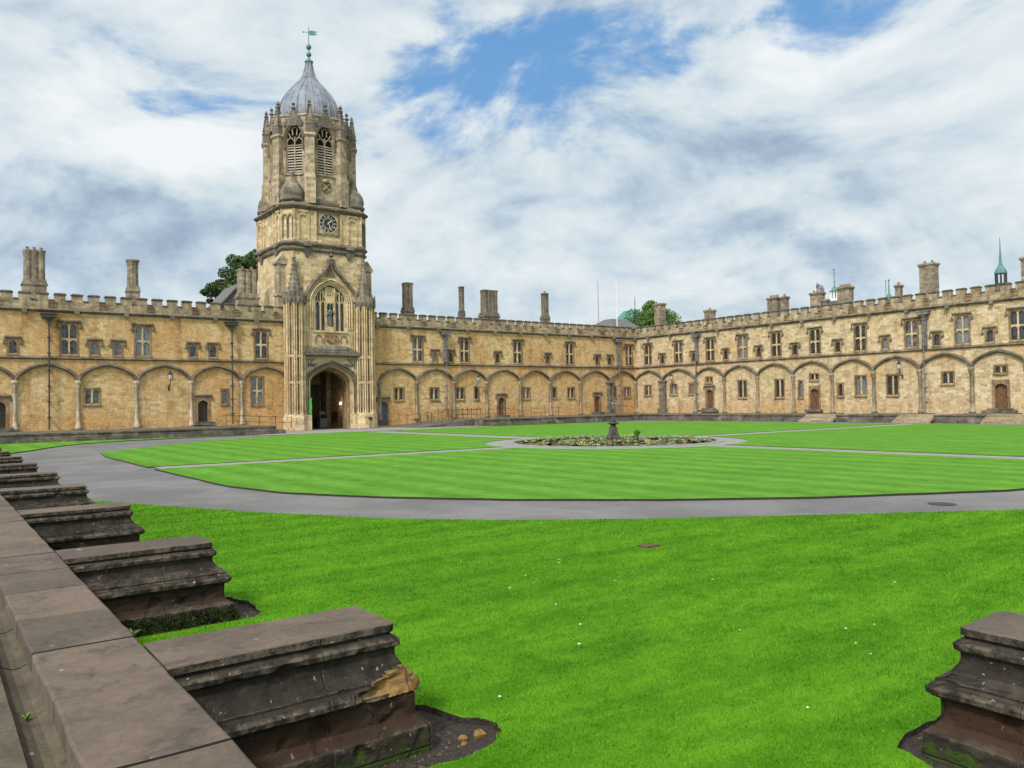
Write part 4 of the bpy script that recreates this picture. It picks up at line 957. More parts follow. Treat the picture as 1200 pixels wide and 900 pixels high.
# linking stretch of parapet behind the turrets
# clock stage dressings -- local frame: x along the face, y depth, z up
def face_T(ang, dist, z0=0.0):
    ca, sa = math.cos(ang), math.sin(ang)      # outward direction
    return lambda x, y, z: (CX + ca*(dist-y) - sa*x, CY + sa*(dist-y) + ca*x, z+z0)
for k in range(4):
    ang = -math.pi/2 + k*math.pi/2
    niches = [-2.45, 2.45] if k in (0, 3) else [-2.45, -1.5, 1.5, 2.45]
    for x in niches:
        dd = MB(face_T(ang, 4.1))
        dd.sweep_xz(jamb_path(tudor_pts(0.36, 0.5, 10, x, 19.3), 17.5), [(0, 0), (0, 0.12), (0.10, 0.12), (0.10, 0)])
        dd.box(x-0.46, x+0.46, -0.16, 0, 19.98, 20.18); dd.box(x-0.28, x+0.28, -0.10, 0, 19.68, 19.978)
        dd.build('blind_niche', 'tower', tower)
    for x in (-3.3, -1.95, -1.25, 1.25, 1.95, 3.3):
        dd = MB(face_T(ang, 4.1)); dd.box(x-0.09, x+0.09, -0.11, 0, 17.34, 20.2); dd.build('pilaster_strip', 'tower', tower)
    co = MB(face_T(ang, 4.1))
    for x in (-2.1, 2.1):
        co.loft([[(x-0.5, 0, 16.5), (x+0.5, 0, 16.5), (x+0.5, -0.26, 16.5), (x-0.5, -0.26, 16.5)], [(x-0.3, 0, 16.2), (x+0.3, 0, 16.2), (x+0.3, -0.2, 16.2), (x-0.3, -0.2, 16.2)], [(x-0.05, 0, 15.8), (x+0.05, 0, 15.8), (x+0.05, -0.08, 15.8), (x-0.05, -0.08, 15.8)]])
        co.box(x-0.4, x+0.4, -0.30, 0, 16.85, 17.12)
    co.build('carved_corbels', 'carved', tower)
    a2 = ang + math.pi/4; dist = (4.1+3.35)/math.sqrt(2)
    dg = MB(face_T(a2, dist))
    for x in (-0.26, 0.26):
        dg.sweep_xz(jamb_path(tudor_pts(0.17, 0.35, 8, x, 19.3), 17.5), [(0, 0), (0, 0.10), (0.07, 0.10), (0.07, 0)])
    dg.build('corner_niche', 'trim', tower)
# clock
ck = MB(face_T(-math.pi/2, 4.1))
ck.box(-1.08, 1.08, -0.10, 0, 18.06, 18.2); ck.box(-1.08, 1.08, -0.22, 0, 20.16, 20.22); ck.box(-1.08, -0.96, -0.12, 0, 18.2, 20.18); ck.box(0.96, 1.08, -0.12, 0, 18.2, 20.18)
fr = ck.build('clock', 'surround', tower)
def disc(r0, r1, y0, y1, n=48, zc=19.19):
    v = []; f = []
    for i in range(n):
        a = 2*math.pi*i/n; c, s_ = math.cos(a), math.sin(a)
        v += [(r0*c, y0, zc+r0*s_), (r1*c, y0, zc+r1*s_), (r1*c, y1, zc+r1*s_)]
    for i in range(n):
        j = (i+1) % n
        f += [(3*i, 3*i+1, 3*j+1, 3*j), (3*i+1, 3*i+2, 3*j+2, 3*j+1)]
    return v, f
dl = MB(face_T(-math.pi/2, 4.1)); v, f = disc(0.0, 0.90, -0.07, 0.0); dl.add(v, f); dl.build('dial', 'plaque', fr)
rg = MB(face_T(-math.pi/2, 4.1))
v, f = disc(0.86, 0.94, -0.10, -0.02); rg.add(v, f); v, f = disc(0.44, 0.49, -0.085, -0.07); rg.add(v, f)
NUM = ['XII', 'I', 'II', 'III', 'IIII', 'V', 'VI', 'VII', 'VIII', 'IX', 'X', 'XI']
def stroke(x0, z0, x1, z1, w, ang):
    dx, dz = x1-x0, z1-z0; L = math.hypot(dx, dz); nx, nz = -dz/L*w/2, dx/L*w/2
    pts = [(x0+nx, z0+nz), (x1+nx, z1+nz), (x1-nx, z1-nz), (x0-nx, z0-nz)]
    c, s_ = math.cos(ang), math.sin(ang)
    q = [(x*c-z*s_, z*c+x*s_) for x, z in pts]
    rg.prism([(x, z+19.19) for x, z in q], -0.10, -0.075)
for i, nm in enumerate(NUM):
    ang = -i*math.pi/6; ws = {'I': 0.055, 'V': 0.11, 'X': 0.11}; tot = sum(ws[c] for c in nm); x = -tot/2
    for c in nm:
        w = ws[c]; xm = x+w/2; a, b2 = 0.56, 0.80
        if c == 'I': stroke(xm, a, xm, b2, 0.032, ang)
        elif c == 'V': stroke(x+0.01, b2, xm, a, 0.036, ang); stroke(x+w-0.01, b2, xm, a, 0.022, ang)
        else: stroke(x+0.01, b2, x+w-0.01, a, 0.036, ang); stroke(x+0.01, a, x+w-0.01, b2, 0.022, ang)
        x += w
rg.build('numerals', 'dial_white', fr)
hd = MB(face_T(-math.pi/2, 4.1))
def hand(ang, L, w, y):
    c, s_ = math.sin(ang), math.cos(ang)
    pts = [(-0.16, w*0.6), (L*0.75, w), (L, 0), (L*0.75, -w), (-0.16, -w*0.6)]
    hd.prism([(u*c - v*s_, 19.19 + u*s_ + v*c) for u, v in pts], y-0.015, y)
hand(R(46), 0.50, 0.055, -0.11); hand(R(160), 0.72, 0.04, -0.13)
hd.build('clock_hands', 'gold', fr)
# belfry
bf = MB(); AP = 3.72
t8 = math.tan(math.pi/8)
def octr(ap, z): 
    Rr = ap/math.cos(math.pi/8); return [(CX+Rr*math.cos(math.pi/8+i*math.pi/4), CY+Rr*math.sin(math.pi/8+i*math.pi/4), z) for i in range(8)]
bf.loft([octr(AP-0.55, 20.9), octr(AP-0.55, 29.3)])
fw = AP*t8
for k in range(8):
    q = MB(face_T(k*math.pi/4-math.pi/2, AP)); hw = 0.80; zs_, z0_ = 27.2, 23.9
    q.box(-fw, -hw, 0, 0.5, 20.9, 29.3); q.box(hw, fw, 0, 0.5, 20.9, 29.3); q.box(-hw, hw, 0, 0.5, 20.9, z0_)
    spandrel(q, arch_pts(hw, 1.25, 16, 0.15, 0, zs_), -hw, hw, 29.3, 0.001, 0.5)
    q.box(-hw-0.1, hw+0.1, -0.12, 0, z0_-0.2, z0_-0.02)
    o = len(bf.v); bf.v += q.v; bf.f += [[i+o for i in f] for f in q.f]; bf.mi += q.mi; bf.smooth += q.smooth
bf.loft([octr(AP+0.05, 29.2), octr(AP+0.12, 29.28), octr(AP+0.12, 29.4), octr(AP-0.1, 29.5), octr(AP-0.5, 29.5)])
bf.build('belfry', 'tower_grey', tower)
sb = MB(); sb.loft([octr(AP+0.42, 20.9), octr(AP+0.42, 21.15), octr(AP+0.2, 21.4), octr(AP, 21.5)]); sb.build('belfry_plinth', 'trim', tower)
lou = None; bt = None; pnp = None; gb = None; oc = None
for k in range(8):
    ang = k*math.pi/4-math.pi/2
    if lou is None:
        q = MB(); hw = 0.80
        # tracery in the local frame of a face (x along, y inward, z up), origin on the face plane
        q.box(-0.05, 0.05, 0.16, 0.3, 23.7, 27.35); q.box(-hw, -hw+0.07, 0.14, 0.3, 23.7, 27.35); q.box(hw-0.07, hw, 0.14, 0.3, 23.7, 27.35); q.box(-hw, hw, 0.15, 0.3, 26.5, 26.6)
        for x in (-0.4, 0.4):
            q.sweep_xz(arch_pts(0.33, 0.42, 8, 0.4, x, 26.85), [(-0.02, -0.16), (-0.02, -0.3), (0.07, -0.3), (0.07, -0.16)])
            q.sweep_xz([(x*0.5, 27.5), (x*0.55, 28.15)], [(-0.04, -0.16), (-0.04, -0.3), (0.04, -0.3), (0.04, -0.16)])
            q.sweep_xz([(x*1.0, 27.25), (x*1.45, 27.7)], [(-0.04, -0.16), (-0.04, -0.3), (0.04, -0.3), (0.04, -0.16)])
        q.sweep_xz(arch_pts(0.28, 0.3, 8, 0.4, 0, 27.95), [(-0.02, -0.16), (-0.02, -0.3), (0.06, -0.3), (0.06, -0.16)])
        q.cur = 1
        for i in range(11):
            z = 23.8+i*0.25
            q.add([(-hw+.07, 0.18, z), (hw-.07, 0.18, z), (hw-.07, 0.36, z+0.15), (-hw+.07, 0.36, z+0.15), (-hw+.07, 0.18, z+0.05), (hw-.07, 0.18, z+0.05), (hw-.07, 0.36, z+0.20), (-hw+.07, 0.36, z+0.20)], [(0,1,2,3),(4,5,6,7),(0,1,5,4)])
        q.cur = 2; q.box(-hw-0.02, hw+0.02, 0.44, 0.48, 23.65, 28.55)
        # hood mould round the opening
        q.cur = 3; q.sweep_xz(jamb_path(arch_pts(hw+0.02, 1.27, 16, 0.15, 0, 27.3), 26.15), [(0, 0), (0, 0.10), (0.10, 0.16), (0.16, 0.1), (0.16, 0)])
        lou = q.build('belfry_window', ['tower_grey', 'wood_louvre', 'black', 'trim'], tower, origin=(0, 0, 0)); l_ = lou
        g_ = MB(); 
        g_.prism([(-0.95, 28.33), (0.95, 28.33), (0.12, 29.63), (0, 29.68), (-0.12, 29.63)], -0.14, 0.02)
        for j in range(5):
            f = (j+0.5)/5
            for sx in (-1, 1): g_.lathe([(0, 28.33+1.3*f), (0.1, 28.43+1.3*f), (0.06, 28.58+1.3*f), (0, 28.63+1.3*f)], sx*(0.95-0.83*f), -0.06, 5)
        g_.lathe([(0.1, 29.58), (0.12, 29.78), (0.26, 29.98), (0.12, 30.08), (0.09, 30.23), (0.2, 30.38), (0.06, 30.53), (0, 30.68)], 0, -0.06, 6)
        gb = g_.build('gablet', 'carved', tower, origin=(0, 0, 0)); g2_ = gb
    else:
        l_ = lou.copy(); COL.objects.link(l_); g2_ = gb.copy(); COL.objects.link(g2_)
    for o in (l_, g2_):
        o.location = Vector((CX+AP*math.cos(ang), CY+AP*math.sin(ang), 0)) - ORG[tower.name]; o.rotation_euler = (0, 0, ang+math.pi/2)
    # buttress and pinnacle on each corner
    a2 = ang+math.pi/8; Rr = AP/math.cos(math.pi/8)
    if bt is None:
        q = MB()
        q.loft([[(-w, -d, z), (w, -d, z), (w, 0.35, z), (-w, 0.35, z)] for w, d, z in ((0.50, 0.52, 20.9), (0.50, 0.50, 23.28), (0.43, 0.36, 23.78), (0.42, 0.34, 27.13))])
        q.loft([[(-w, -d, z), (w, -d, z), (w, 0.3, z), (-w, 0.3, z)] for w, d, z in ((0.42, 0.34, 27.08), (0.55, 0.5, 27.28), (0.55, 0.5, 27.4), (0.42, 0.36, 27.53))])
        b_ = bt = q.build('buttress', 'tower_grey', tower, origin=(0, 0, 0))
        q = MB()
        q.loft([[(-w, -w-0.02, z), (w, -w-0.02, z), (w, w-0.02, z), (-w, w-0.02, z)] for w, z in ((0.38, 27.48), (0.37, 28.28), (0.42, 28.38), (0.32, 28.48), (0.10, 30.08), (0.2, 30.18), (0.08, 30.33), (0.15, 30.48), (0.02, 30.78))])
        for j in range(6):
            f = (j+0.5)/6; w = 0.34*(1-f)+0.1*f; z = 28.48+1.6*f
            for sx in (-1, 1):
                for sy in (-1, 1): q.lathe([(0, z-0.06), (0.085, z+0.05), (0.03, z+0.16), (0, z+0.17)], sx*w, sy*w-0.02, 5)
        p_ = pnp = q.build('pinnacle', 'carved', tower, origin=(0, 0, 0))
    else:
        b_ = bt.copy(); COL.objects.link(b_); p_ = pnp.copy(); COL.objects.link(p_)
    for o in (b_, p_):
        o.location = Vector((CX+Rr*math.cos(a2), CY+Rr*math.sin(a2), 0)) - ORG[tower.name]; o.rotation_euler = (0, 0, a2+math.pi/2)
    if k % 2 == 1:   # little ogee caps on the four corners
        dist = 4.25
        if oc is None:
            q = MB(); q.sm = True
            q.lathe([(1.15, 21.0), (1.2, 21.25), (1.05, 21.4), (1.12, 21.6), (1.10, 21.9), (1.0, 22.3), (0.72, 22.7), (0.35, 22.95), (0.16, 23.2), (0.13, 23.5), (0.24, 23.65), (0.10, 23.8), (0.16, 23.95), (0.05, 24.15), (0, 24.3)], 0, 0, 12, 0)
            o = oc = q.build('ogee_cap', 'carved', tower, origin=(0, 0, 0))
        else: o = oc.copy(); COL.objects.link(o)
        o.location = Vector((CX+dist*math.cos(ang), CY+dist*math.sin(ang), 0)) - ORG[tower.name]
# cross-shaped shield below the belfry window over the clock
sh = MB(face_T(-math.pi/2, AP)); sh.prism([(-0.42, 22.35), (0, 22.1), (0.42, 22.35), (0.5, 22.75), (0.38, 23.15), (-0.38, 23.15), (-0.5, 22.75)], -0.08, 0)
sh.cur = 1
for sx in (-1, 1): sh.tube([(sx*0.3, -0.12, 22.35), (-sx*0.3, -0.12, 23.0)], 0.055, 6)
sh.lathe([(0.0, 23.1), (0.3, 23.15), (0.34, 23.3), (0.15, 23.4)], 0, -0.05, 8)
sh.build('carved_shield', ['carved', 'gatestone'], tower)
# dome
dm = MB(); dm.sm = True
prof = [(3.02, 29.2), (3.08, 29.9), (3.04, 30.5), (2.88, 31.1), (2.60, 31.75), (2.24, 32.35), (1.82, 32.9), (1.38, 33.35), (0.98, 33.8), (0.68, 34.3), (0.48, 34.85), (0.36, 35.3), (0.29, 35.75)]
dm.lathe(prof, CX, CY, 32)
dm.build('dome', 'lead', tower)
rl = MB()
for k in range(24):
    a = 2*math.pi*k/24
    if k % 3 == 0: rl.tube([(CX+r*1.005*math.cos(a), CY+r*1.005*math.sin(a), z) for r, z in prof], 0.10, 5)
    else: rl.tube([(CX+r*1.003*math.cos(a), CY+r*1.003*math.sin(a), z) for r, z in prof[:10]], 0.05, 4)
rl.build('dome_ribs', 'lead', tower)
fn = MB(); fn.sm = True
fn.lathe([(0.28, 35.7), (0.42, 35.85), (0.42, 35.98), (0.2, 36.1), (0.12, 36.35), (0.1, 36.4)], CX, CY, 12)
fn.lathe([(0.02, 36.38)] + [(0.25*math.sin(math.pi*i/8), 36.65-0.25*math.cos(math.pi*i/8)) for i in range(1, 8)] + [(0.08, 36.9), (0.06, 37.1)], CX, CY, 12)
fn.lathe([(0.02, 37.08)] + [(0.25*math.sin(math.pi*i/8), 37.4-0.28*math.cos(math.pi*i/8)) for i in range(1, 8)] + [(0.05, 37.68), (0.035, 39.3), (0, 39.35)], CX, CY, 12)
fn.build('finial', 'copper', tower)
vn = MB(); vr = Vector((0.924, -0.381, 0))
vane = [(0.0, 39.0), (0.35, 39.05), (0.85, 38.98), (0.55, 38.85), (0.85, 38.68), (0.35, 38.6), (0.0, 38.62)]
vn.T = lambda x, y, z: (CX+vr.x*x-vr.y*y, CY+vr.y*x+vr.x*y, z)
vn.prism(vane, -0.02, 0.02); vn.tube([(0, 0, 38.85), (-0.45, 0, 38.85)], 0.025, 5); vn.prism([(-0.45, 38.96), (-0.62, 38.85), (-0.45, 38.74)], -0.02, 0.02)
vn.build('weather_vane', 'copper', tower)
# passage furniture belonging to the gate
gd = MB(); gd.box(GX0+0.08, GX0+0.95, 71.5, 71.65, 0.0, 4.6); gd.build('gate_leaf', 'door_dark', tower)
for z in (0.5, 1.3, 2.2, 3.1):
    pass
gb2 = MB()
for z in (0.25, 1.25, 2.4, 2.95, 4.1): gb2.box(GX0+0.15, GX0+0.85, 71.44, 71.5, z, z+0.05)
gb2.build('gate_bars', 'pipe', tower)
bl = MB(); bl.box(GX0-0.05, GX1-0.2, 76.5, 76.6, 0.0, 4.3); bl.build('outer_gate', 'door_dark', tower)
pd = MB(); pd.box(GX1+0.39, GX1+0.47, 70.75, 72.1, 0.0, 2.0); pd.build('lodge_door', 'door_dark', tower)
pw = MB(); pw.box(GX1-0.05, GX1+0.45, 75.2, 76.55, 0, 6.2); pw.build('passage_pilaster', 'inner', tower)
# things in the gateway
lp = thing('passage_lamp', (GX1+0.3, 72.35, 2.2), 'small glowing lamp on the right wall inside the gateway', 'lamp')
q = MB(); q.lathe([(0.02, 2.24), (0.09, 2.28), (0.11, 2.38), (0.08, 2.47), (0.0, 2.5)], GX1+0.2, 72.35, 10); q.build('lamp_globe', 'lamp_lit', lp)
q = MB(); q.tube([(GX1+0.2, 72.35, 2.24), (GX1+0.2, 72.35, 2.15), (GX1+0.46, 72.35, 2.15)], 0.02, 6); q.build('bracket', 'iron', lp)
pl_ = bpy.data.lights.new('passage_light', 'POINT'); pl_.energy = 25; pl_.color = (1, 0.7, 0.4); pl_.shadow_soft_size = 0.1
po = bpy.data.objects.new('passage_light', pl_); COL.objects.link(po); po.location = (GX1-0.1, 72.35, 2.38)
nb = thing('notice_board', (GX1+0.42, 74.2, 0.7), 'dark notice board on the wall inside the gateway', 'notice board')
q = MB(); q.box(GX1+0.38, GX1+0.448, 73.5, 74.9, 0.72, 1.5); q.build('board', 'door_dark', nb); q = MB(); q.box(GX1+0.34, GX1+0.38, 73.42, 74.98, 0.64, 0.72); q.box(GX1+0.34, GX1+0.38, 73.42, 74.98, 1.5, 1.56); q.build('frame', 'oak', nb)
ks = thing('porter_kiosk', (32.0, 75.0, 0), 'small grey porters desk standing inside the gateway', 'desk')
q = MB(); q.box(31.5, 32.25, 74.6, 75.4, 0, 0.95); q.build('cabinet', 'kiosk', ks); q = MB(); q.box(31.42, 32.33, 74.5, 75.5, 0.95, 1.02); q.build('top', 'door_dark', ks); q = MB(); q.box(31.6, 31.66, 74.95, 75.0, 1.02, 1.5); q.box(31.58, 32.1, 74.93, 74.98, 1.3, 1.6); q.build('screen', 'kiosk', ks)
bn = thing('banner', (GX0-0.03, 69.1, 1.7), 'narrow bright green banner hanging at the left jamb of the gateway', 'banner')
q = MB(); q.T = lambda x, y, z: (GX0-0.05+x, 69.0+y, z); q.loft([[(-0.12, 0.04*math.sin(i), 1.5+i*0.14), (0.14, 0.04*math.sin(i+1), 1.5+i*0.14-0.12*(i == 0)), (0.14, 0.02+0.04*math.sin(i+1), 1.5+i*0.14-0.12*(i == 0)), (-0.12, 0.02+0.04*math.sin(i), 1.5+i*0.14)] for i in range(11)])
q.build('cloth', 'banner', bn); q = MB(); q.tube([(GX0-0.3, 69.0, 2.92), (GX0+0.2, 69.0, 2.92)], 0.02, 6); q.tube([(GX0-0.05, 69.0, 2.92), (GX0-0.05, 69.24, 2.92)], 0.02, 6); q.build('pole', 'iron', bn)
sg = thing('sign', (33.8, 68.35, 0.75), 'small black sign fixed to the right base of the gate tower', 'sign')
q = MB(); q.box(33.62, 34.0, 68.22, 68.25, 0.78, 1.02); q.build('plate', 'plaque', sg); q = MB(); q.tube([(33.81, 68.27, 0.0), (33.81, 68.27, 0.8)], 0.015, 6); q.build('post', 'iron', sg)

# ------------------------------------------------------------------ wall lanterns
def lantern(loc, rot, label):
    o = thing('wall_lantern', loc, label, 'wall lamp', 'lanterns on brackets along the walls')
    q = MB(); q.tube([(0, 0, -0.75), (0, -0.25, -0.70), (0, -0.48, -0.5), (0, -0.60, -0.22), (0, -0.62, -0.05)], 0.028, 6); q.box(-0.06, 0.06, -0.03, 0, -0.95, -0.55); q.tube([(0, 0, -0.4), (0, -0.3, -0.45), (0, -0.5, -0.45)], 0.018, 5); q.build('bracket', 'iron', o, origin=(0, 0, 0)).location = (0, 0, 0)
    q = MB(); q.lathe([(0.10, -0.05), (0.20, 0.36)], 0, -0.62, 6); q.build('lamp_glass', 'lantern', o, origin=(0, 0, 0)).location = (0, 0, 0)
    q = MB()
    for k in range(6):
        a = k*math.pi/3; q.tube([(0.105*math.cos(a), -0.62+0.105*math.sin(a), -0.05), (0.205*math.cos(a), -0.62+0.205*math.sin(a), 0.36)], 0.016, 4)
    q.lathe([(0.24, 0.36), (0.2, 0.42), (0.08, 0.55), (0.05, 0.6), (0.06, 0.66), (0, 0.7)], 0, -0.62, 6); q.lathe([(0.12, -0.08), (0.12, -0.04)], 0, -0.62, 6); q.build('lamp_frame', 'iron', o, origin=(0, 0, 0)).location = (0, 0, 0)
    o.rotation_euler = (0, 0, rot)
lantern((16.37, YW, 4.6), 0, 'wall lantern left of the gate tower, inside a bare blind arch')
lantern((47.0, YW, 4.55), 0, 'wall lantern right of the tower, above a single narrow window')
lantern((XN, 63.9, 4.6), -math.pi/2, 'wall lantern on the right range in the second arch from the corner')
lantern((XN, 36.8, 4.65), -math.pi/2, 'wall lantern on the right range beside a drainpipe near right edge')

# ------------------------------------------------------------------ railings
def railing(pts, label, spacing=1.1, h=1.0):
    o = thing('railing', pts[0], label, 'railing', 'iron railings beside the gate')
    posts = MB(); rails = MB(); heads = []
    for (x0, y0, z0), (x1, y1, z1) in zip(pts[:-1], pts[1:]):
        L = math.dist((x0, y0), (x1, y1)); n = max(1, round(L/spacing))
        for i in range(n+1):
            f = i/n; x, y, z = x0+(x1-x0)*f, y0+(y1-y0)*f, z0+(z1-z0)*f
            q = MB(); q.lathe([(0.05, z), (0.028, z+0.08), (0.028, z+h-0.05), (0.055, z+h), (0.05, z+h+0.07), (0, z+h+0.1)], x, y, 6); q.build('post', 'rust', o)
        for hh in (0.45, 0.92): rails.tube([(x0, y0, z0+hh), (x1, y1, z1+hh)], 0.02, 5)
    rails.build('rail', 'rust', o)
railing([(38.2, 66.5, 0.1), (43.0, 66.5, TZ), (49.3, 66.5, TZ)], 'long rusty iron railing along the ramp right of the gate tower')
railing([(51.4, 66.3, TZ), (55.2, 66.3, TZ)], 'short rusty iron railing right of the brown door', 1.9)
railing([(38.2, 69.2, 0.15), (43.0, 69.2, TZ), (46.5, 69.2, TZ)], 'rusty iron handrail close to the wall beside the ramp', 1.3)
railing([(19.9, 66.4, TZ), (25.4, 66.4, TZ-0.3)], 'thin iron railing on the terrace left of the gate tower', 1.35, 0.9)

# ------------------------------------------------------------------ fountain
ft = thing('fountain', (FX, FY, 0), 'round pond with stone kerb and dark pedestal in mid lawn', 'fountain')
q = MB(); n = 64; RK = 5.35
prof = [(RK+0.42, -0.06), (RK+0.42, 0.0), (RK+0.36, 0.02), (RK, 0.02), (RK, -0.06)]
q.loft([[(FX+r*math.cos(2*math.pi*i/n), FY+r*math.sin(2*math.pi*i/n), z) for i in range(n)] for r, z in prof], False, False); q.build('kerb', 'kerb', ft)
q = MB(); q.add([(FX+RK*math.cos(2*math.pi*i/n), FY+RK*math.sin(2*math.pi*i/n), -0.005) for i in range(n)], [tuple(range(n))]); struct(q.build('water', 'water'))
q = MB(); q.lathe([(0.28, -0.03), (0.31, 0.08), (0.29, 0.26), (0.19, 0.32), (0.21, 0.42), (0.215, 0.58), (0.17, 0.76), (0.13, 0.83), (0.16, 0.87)], FX, FY, 12)
for k in range(4):
    a = k*math.pi/2+0.3; q.tube([(FX+0.30*math.cos(a), FY+0.30*math.sin(a), -0.02), (FX+0.34*math.cos(a), FY+0.34*math.sin(a), 0.183), (FX+0.21*math.cos(a), FY+0.21*math.sin(a), 0.406), (FX+0.2*math.cos(a), FY+0.2*math.sin(a), 0.753)], [0.08, 0.10, 0.08, 0.045], 7)
q.build('pedestal', 'pedestal', ft)
q = MB(); q.lathe([(0.10, 0.86), (0.18, 0.89), (0.31, 0.95), (0.31, 0.98), (0.17, 1.0), (0.14, 1.08), (0.10, 1.18), (0.08, 1.24), (0.0, 1.25)], FX, FY, 14); q.build('dish', 'pedestal', ft)
# statue of a running winged messenger on tiptoe, one arm raised
def skinned(name, verts, edges, radii, mat, parent, subd=2):
    me = bpy.data.meshes.new(name); me.from_pydata(verts, edges, []); o = bpy.data.objects.new(name, me); COL.objects.link(o)
    md = o.modifiers.new('skin', 'SKIN'); me.skin_vertices[0].data[0].use_root = True
    for i, r in enumerate(radii): me.skin_vertices[0].data[i].radius = (r, r)
    s_ = o.modifiers.new('sub', 'SUBSURF'); s_.levels = 1; s_.render_levels = 1
    dg = bpy.context.evaluated_depsgraph_get(); m2 = bpy.data.meshes.new_from_object(o.evaluated_get(dg))
    bpy.data.objects.remove(o); m2.materials.clear(); m2.materials.append(M[mat])
    for p in m2.polygons: p.use_smooth = True
    o = bpy.data.objects.new(name, m2); COL.objects.link(o); return o
J = {'pelvis': (0, 0, 0.62), 'belly': (0.01, 0, 0.72), 'chest': (0.03, 0, 0.86), 'neck': (0.035, 0, 0.975), 'head': (0.05, 0, 1.05), 'crown': (0.045, 0, 1.15),
     'lhip': (0.06, 0, 0.58), 'lknee': (0.05, -0.05, 0.31), 'lank': (0.0, -0.02, 0.08), 'ltoe': (0.03, -0.06, 0.0),
     'rhip': (-0.06, 0, 0.58), 'rknee': (-0.02, 0.1, 0.35), 'rank': (0.20, 0.3, 0.30), 'rtoe': (0.28, 0.33, 0.24),
     'lsh': (0.13, 0, 0.93), 'lelb': (0.24, -0.06, 0.80), 'lwr': (0.36, -0.14, 0.72), 'lhd': (0.42, -0.16, 0.72),
     'rsh': (-0.09, 0, 0.95), 'relb': (-0.15, -0.03, 1.13), 'rwr': (-0.11, -0.02, 1.32), 'rhd': (-0.10, -0.02, 1.41)}
E_ = [('pelvis','belly'),('belly','chest'),('chest','neck'),('neck','head'),('head','crown'),('pelvis','lhip'),('lhip','lknee'),('lknee','lank'),('lank','ltoe'),('pelvis','rhip'),('rhip','rknee'),('rknee','rank'),('rank','rtoe'),('chest','lsh'),('lsh','lelb'),('lelb','lwr'),('lwr','lhd'),('chest','rsh'),('rsh','relb'),('relb','rwr'),('rwr','rhd')]
RD = {'pelvis': .085, 'belly': .075, 'chest': .10, 'neck': .04, 'head': .068, 'crown': .05, 'lhip': .07, 'rhip': .07, 'lknee': .045, 'rknee': .045, 'lank': .026, 'rank': .026, 'ltoe': .02, 'rtoe': .02, 'lsh': .05, 'rsh': .05, 'lelb': .034, 'relb': .034, 'lwr': .024, 'rwr': .024, 'lhd': .022, 'rhd': .018}
ks_ = list(J)
vr = Vector((0.83, -0.56, 0)); vd = Vector((0.56, 0.83, 0))
vv = [tuple(0.92*(vr*(J[k][0]) + vd*J[k][1] + Vector((0, 0, J[k][2]*0.93)))) for k in ks_]
stt = skinned('statue', vv, [(ks_.index(a), ks_.index(b_)) for a, b_ in E_], [RD[k]*0.9 for k in ks_], 'bronze', None)
link(stt, (FX-0.0, FY, 1.235), None); tag(stt, 'dark bronze statue of a nude runner on tiptoe atop the fountain pedestal', 'statue')
wnd = MB(); base = Vector((FX, FY, 1.235)); hnd_ = base+vr*0.39-vd*0.147+Vector((0, 0, 0.615))
wnd.tube([hnd_-vr*0.12+Vector((0, 0, 0.02)), hnd_+vr*0.35+Vector((0, 0, 0.02))], 0.014, 6); wnd.lathe([(0, 0), (0.05, 0.03), (0.05, 0.08), (0, 0.1)], hnd_.x+vr.x*0.35, hnd_.y+vr.y*0.35, 6)
wnd.v = [(p[0], p[1], p[2] if p[2] > 0.9 else p[2]+hnd_.z-0.03) for p in wnd.v]
tag(wnd.build('wand', 'bronze'), 'thin bronze wand in the fountain statue\'s lowered hand', 'wand')
# water lilies (uncountable cover)
lv = MB(); lv2 = MB()
for i in range(1150):
    a = random.random()*2*math.pi; r = RK*math.sqrt(random.uniform(0.02, 0.96)); x, y = FX+r*math.cos(a), FY+r*math.sin(a)
    if mnoise.noise(Vector((x*0.45, y*0.45, 3))) < -0.12 and random.random() < 0.85: continue
    if math.hypot(x-FX, y-FY) < 0.7: continue
    s_ = random.uniform(0.10, 0.2); t_ = random.uniform(-0.5, 0.5); a0 = random.random()*6; z = random.uniform(0.004, 0.05)
    pts = [(x+s_*math.cos(a0+k*0.9), y+s_*math.sin(a0+k*0.9), z+t_*s_*math.cos(k*0.9)*0.6) for k in range(7)]
    mb = lv2 if random.random() < 0.24 else lv
    if mb is lv2:
        z = random.uniform(0.02, 0.08); r_ = random.uniform(0.05, 0.10)
        for k in range(6): 
            b0 = a0+k*math.pi/3; lv2.add([(x, y, z), (x+r_*math.cos(b0-.3), y+r_*math.sin(b0-.3), z+0.05), (x+r_*1.5*math.cos(b0), y+r_*1.5*math.sin(b0), z+0.09), (x+r_*math.cos(b0+.3), y+r_*math.sin(b0+.3), z+0.05)], [(0, 1, 2, 3)])
    else: lv.add(pts, [tuple(range(7))])
tag(lv.build('lily_pads', 'lily_leaf'), 'green lily pads covering the round pond', 'water lilies', kind='stuff')
tag(lv2.build('lily_flowers', 'lily_yellow'), 'pale yellow lily flowers scattered over the round pond', 'water lilies', kind='stuff')
def tuft(x, y, z, n, h, sp, name, label, cat, mat='weed', group=None, wmul=1.0):
    q = MB()
    for i in range(n):
        a = random.random()*6.28; l = h*random.uniform(0.5, 1.0); o_ = sp*random.uniform(0.3, 1); w = h*0.12*wmul*random.uniform(0.7, 1.3)
        d = Vector((math.cos(a), math.sin(a), 0)); s_ = Vector((-d.y, d.x, 0))*w
        b0 = Vector((x, y, z)); m1 = b0+d*o_*0.5+Vector((0, 0, l*0.7)); t1 = b0+d*o_+Vector((0, 0, l))
        q.add([b0-s_*0.3, b0+s_*0.3, m1+s_, t1, m1-s_], [(0, 1, 2, 3, 4)])
    return tag(q.build(name, mat), label, cat, group)
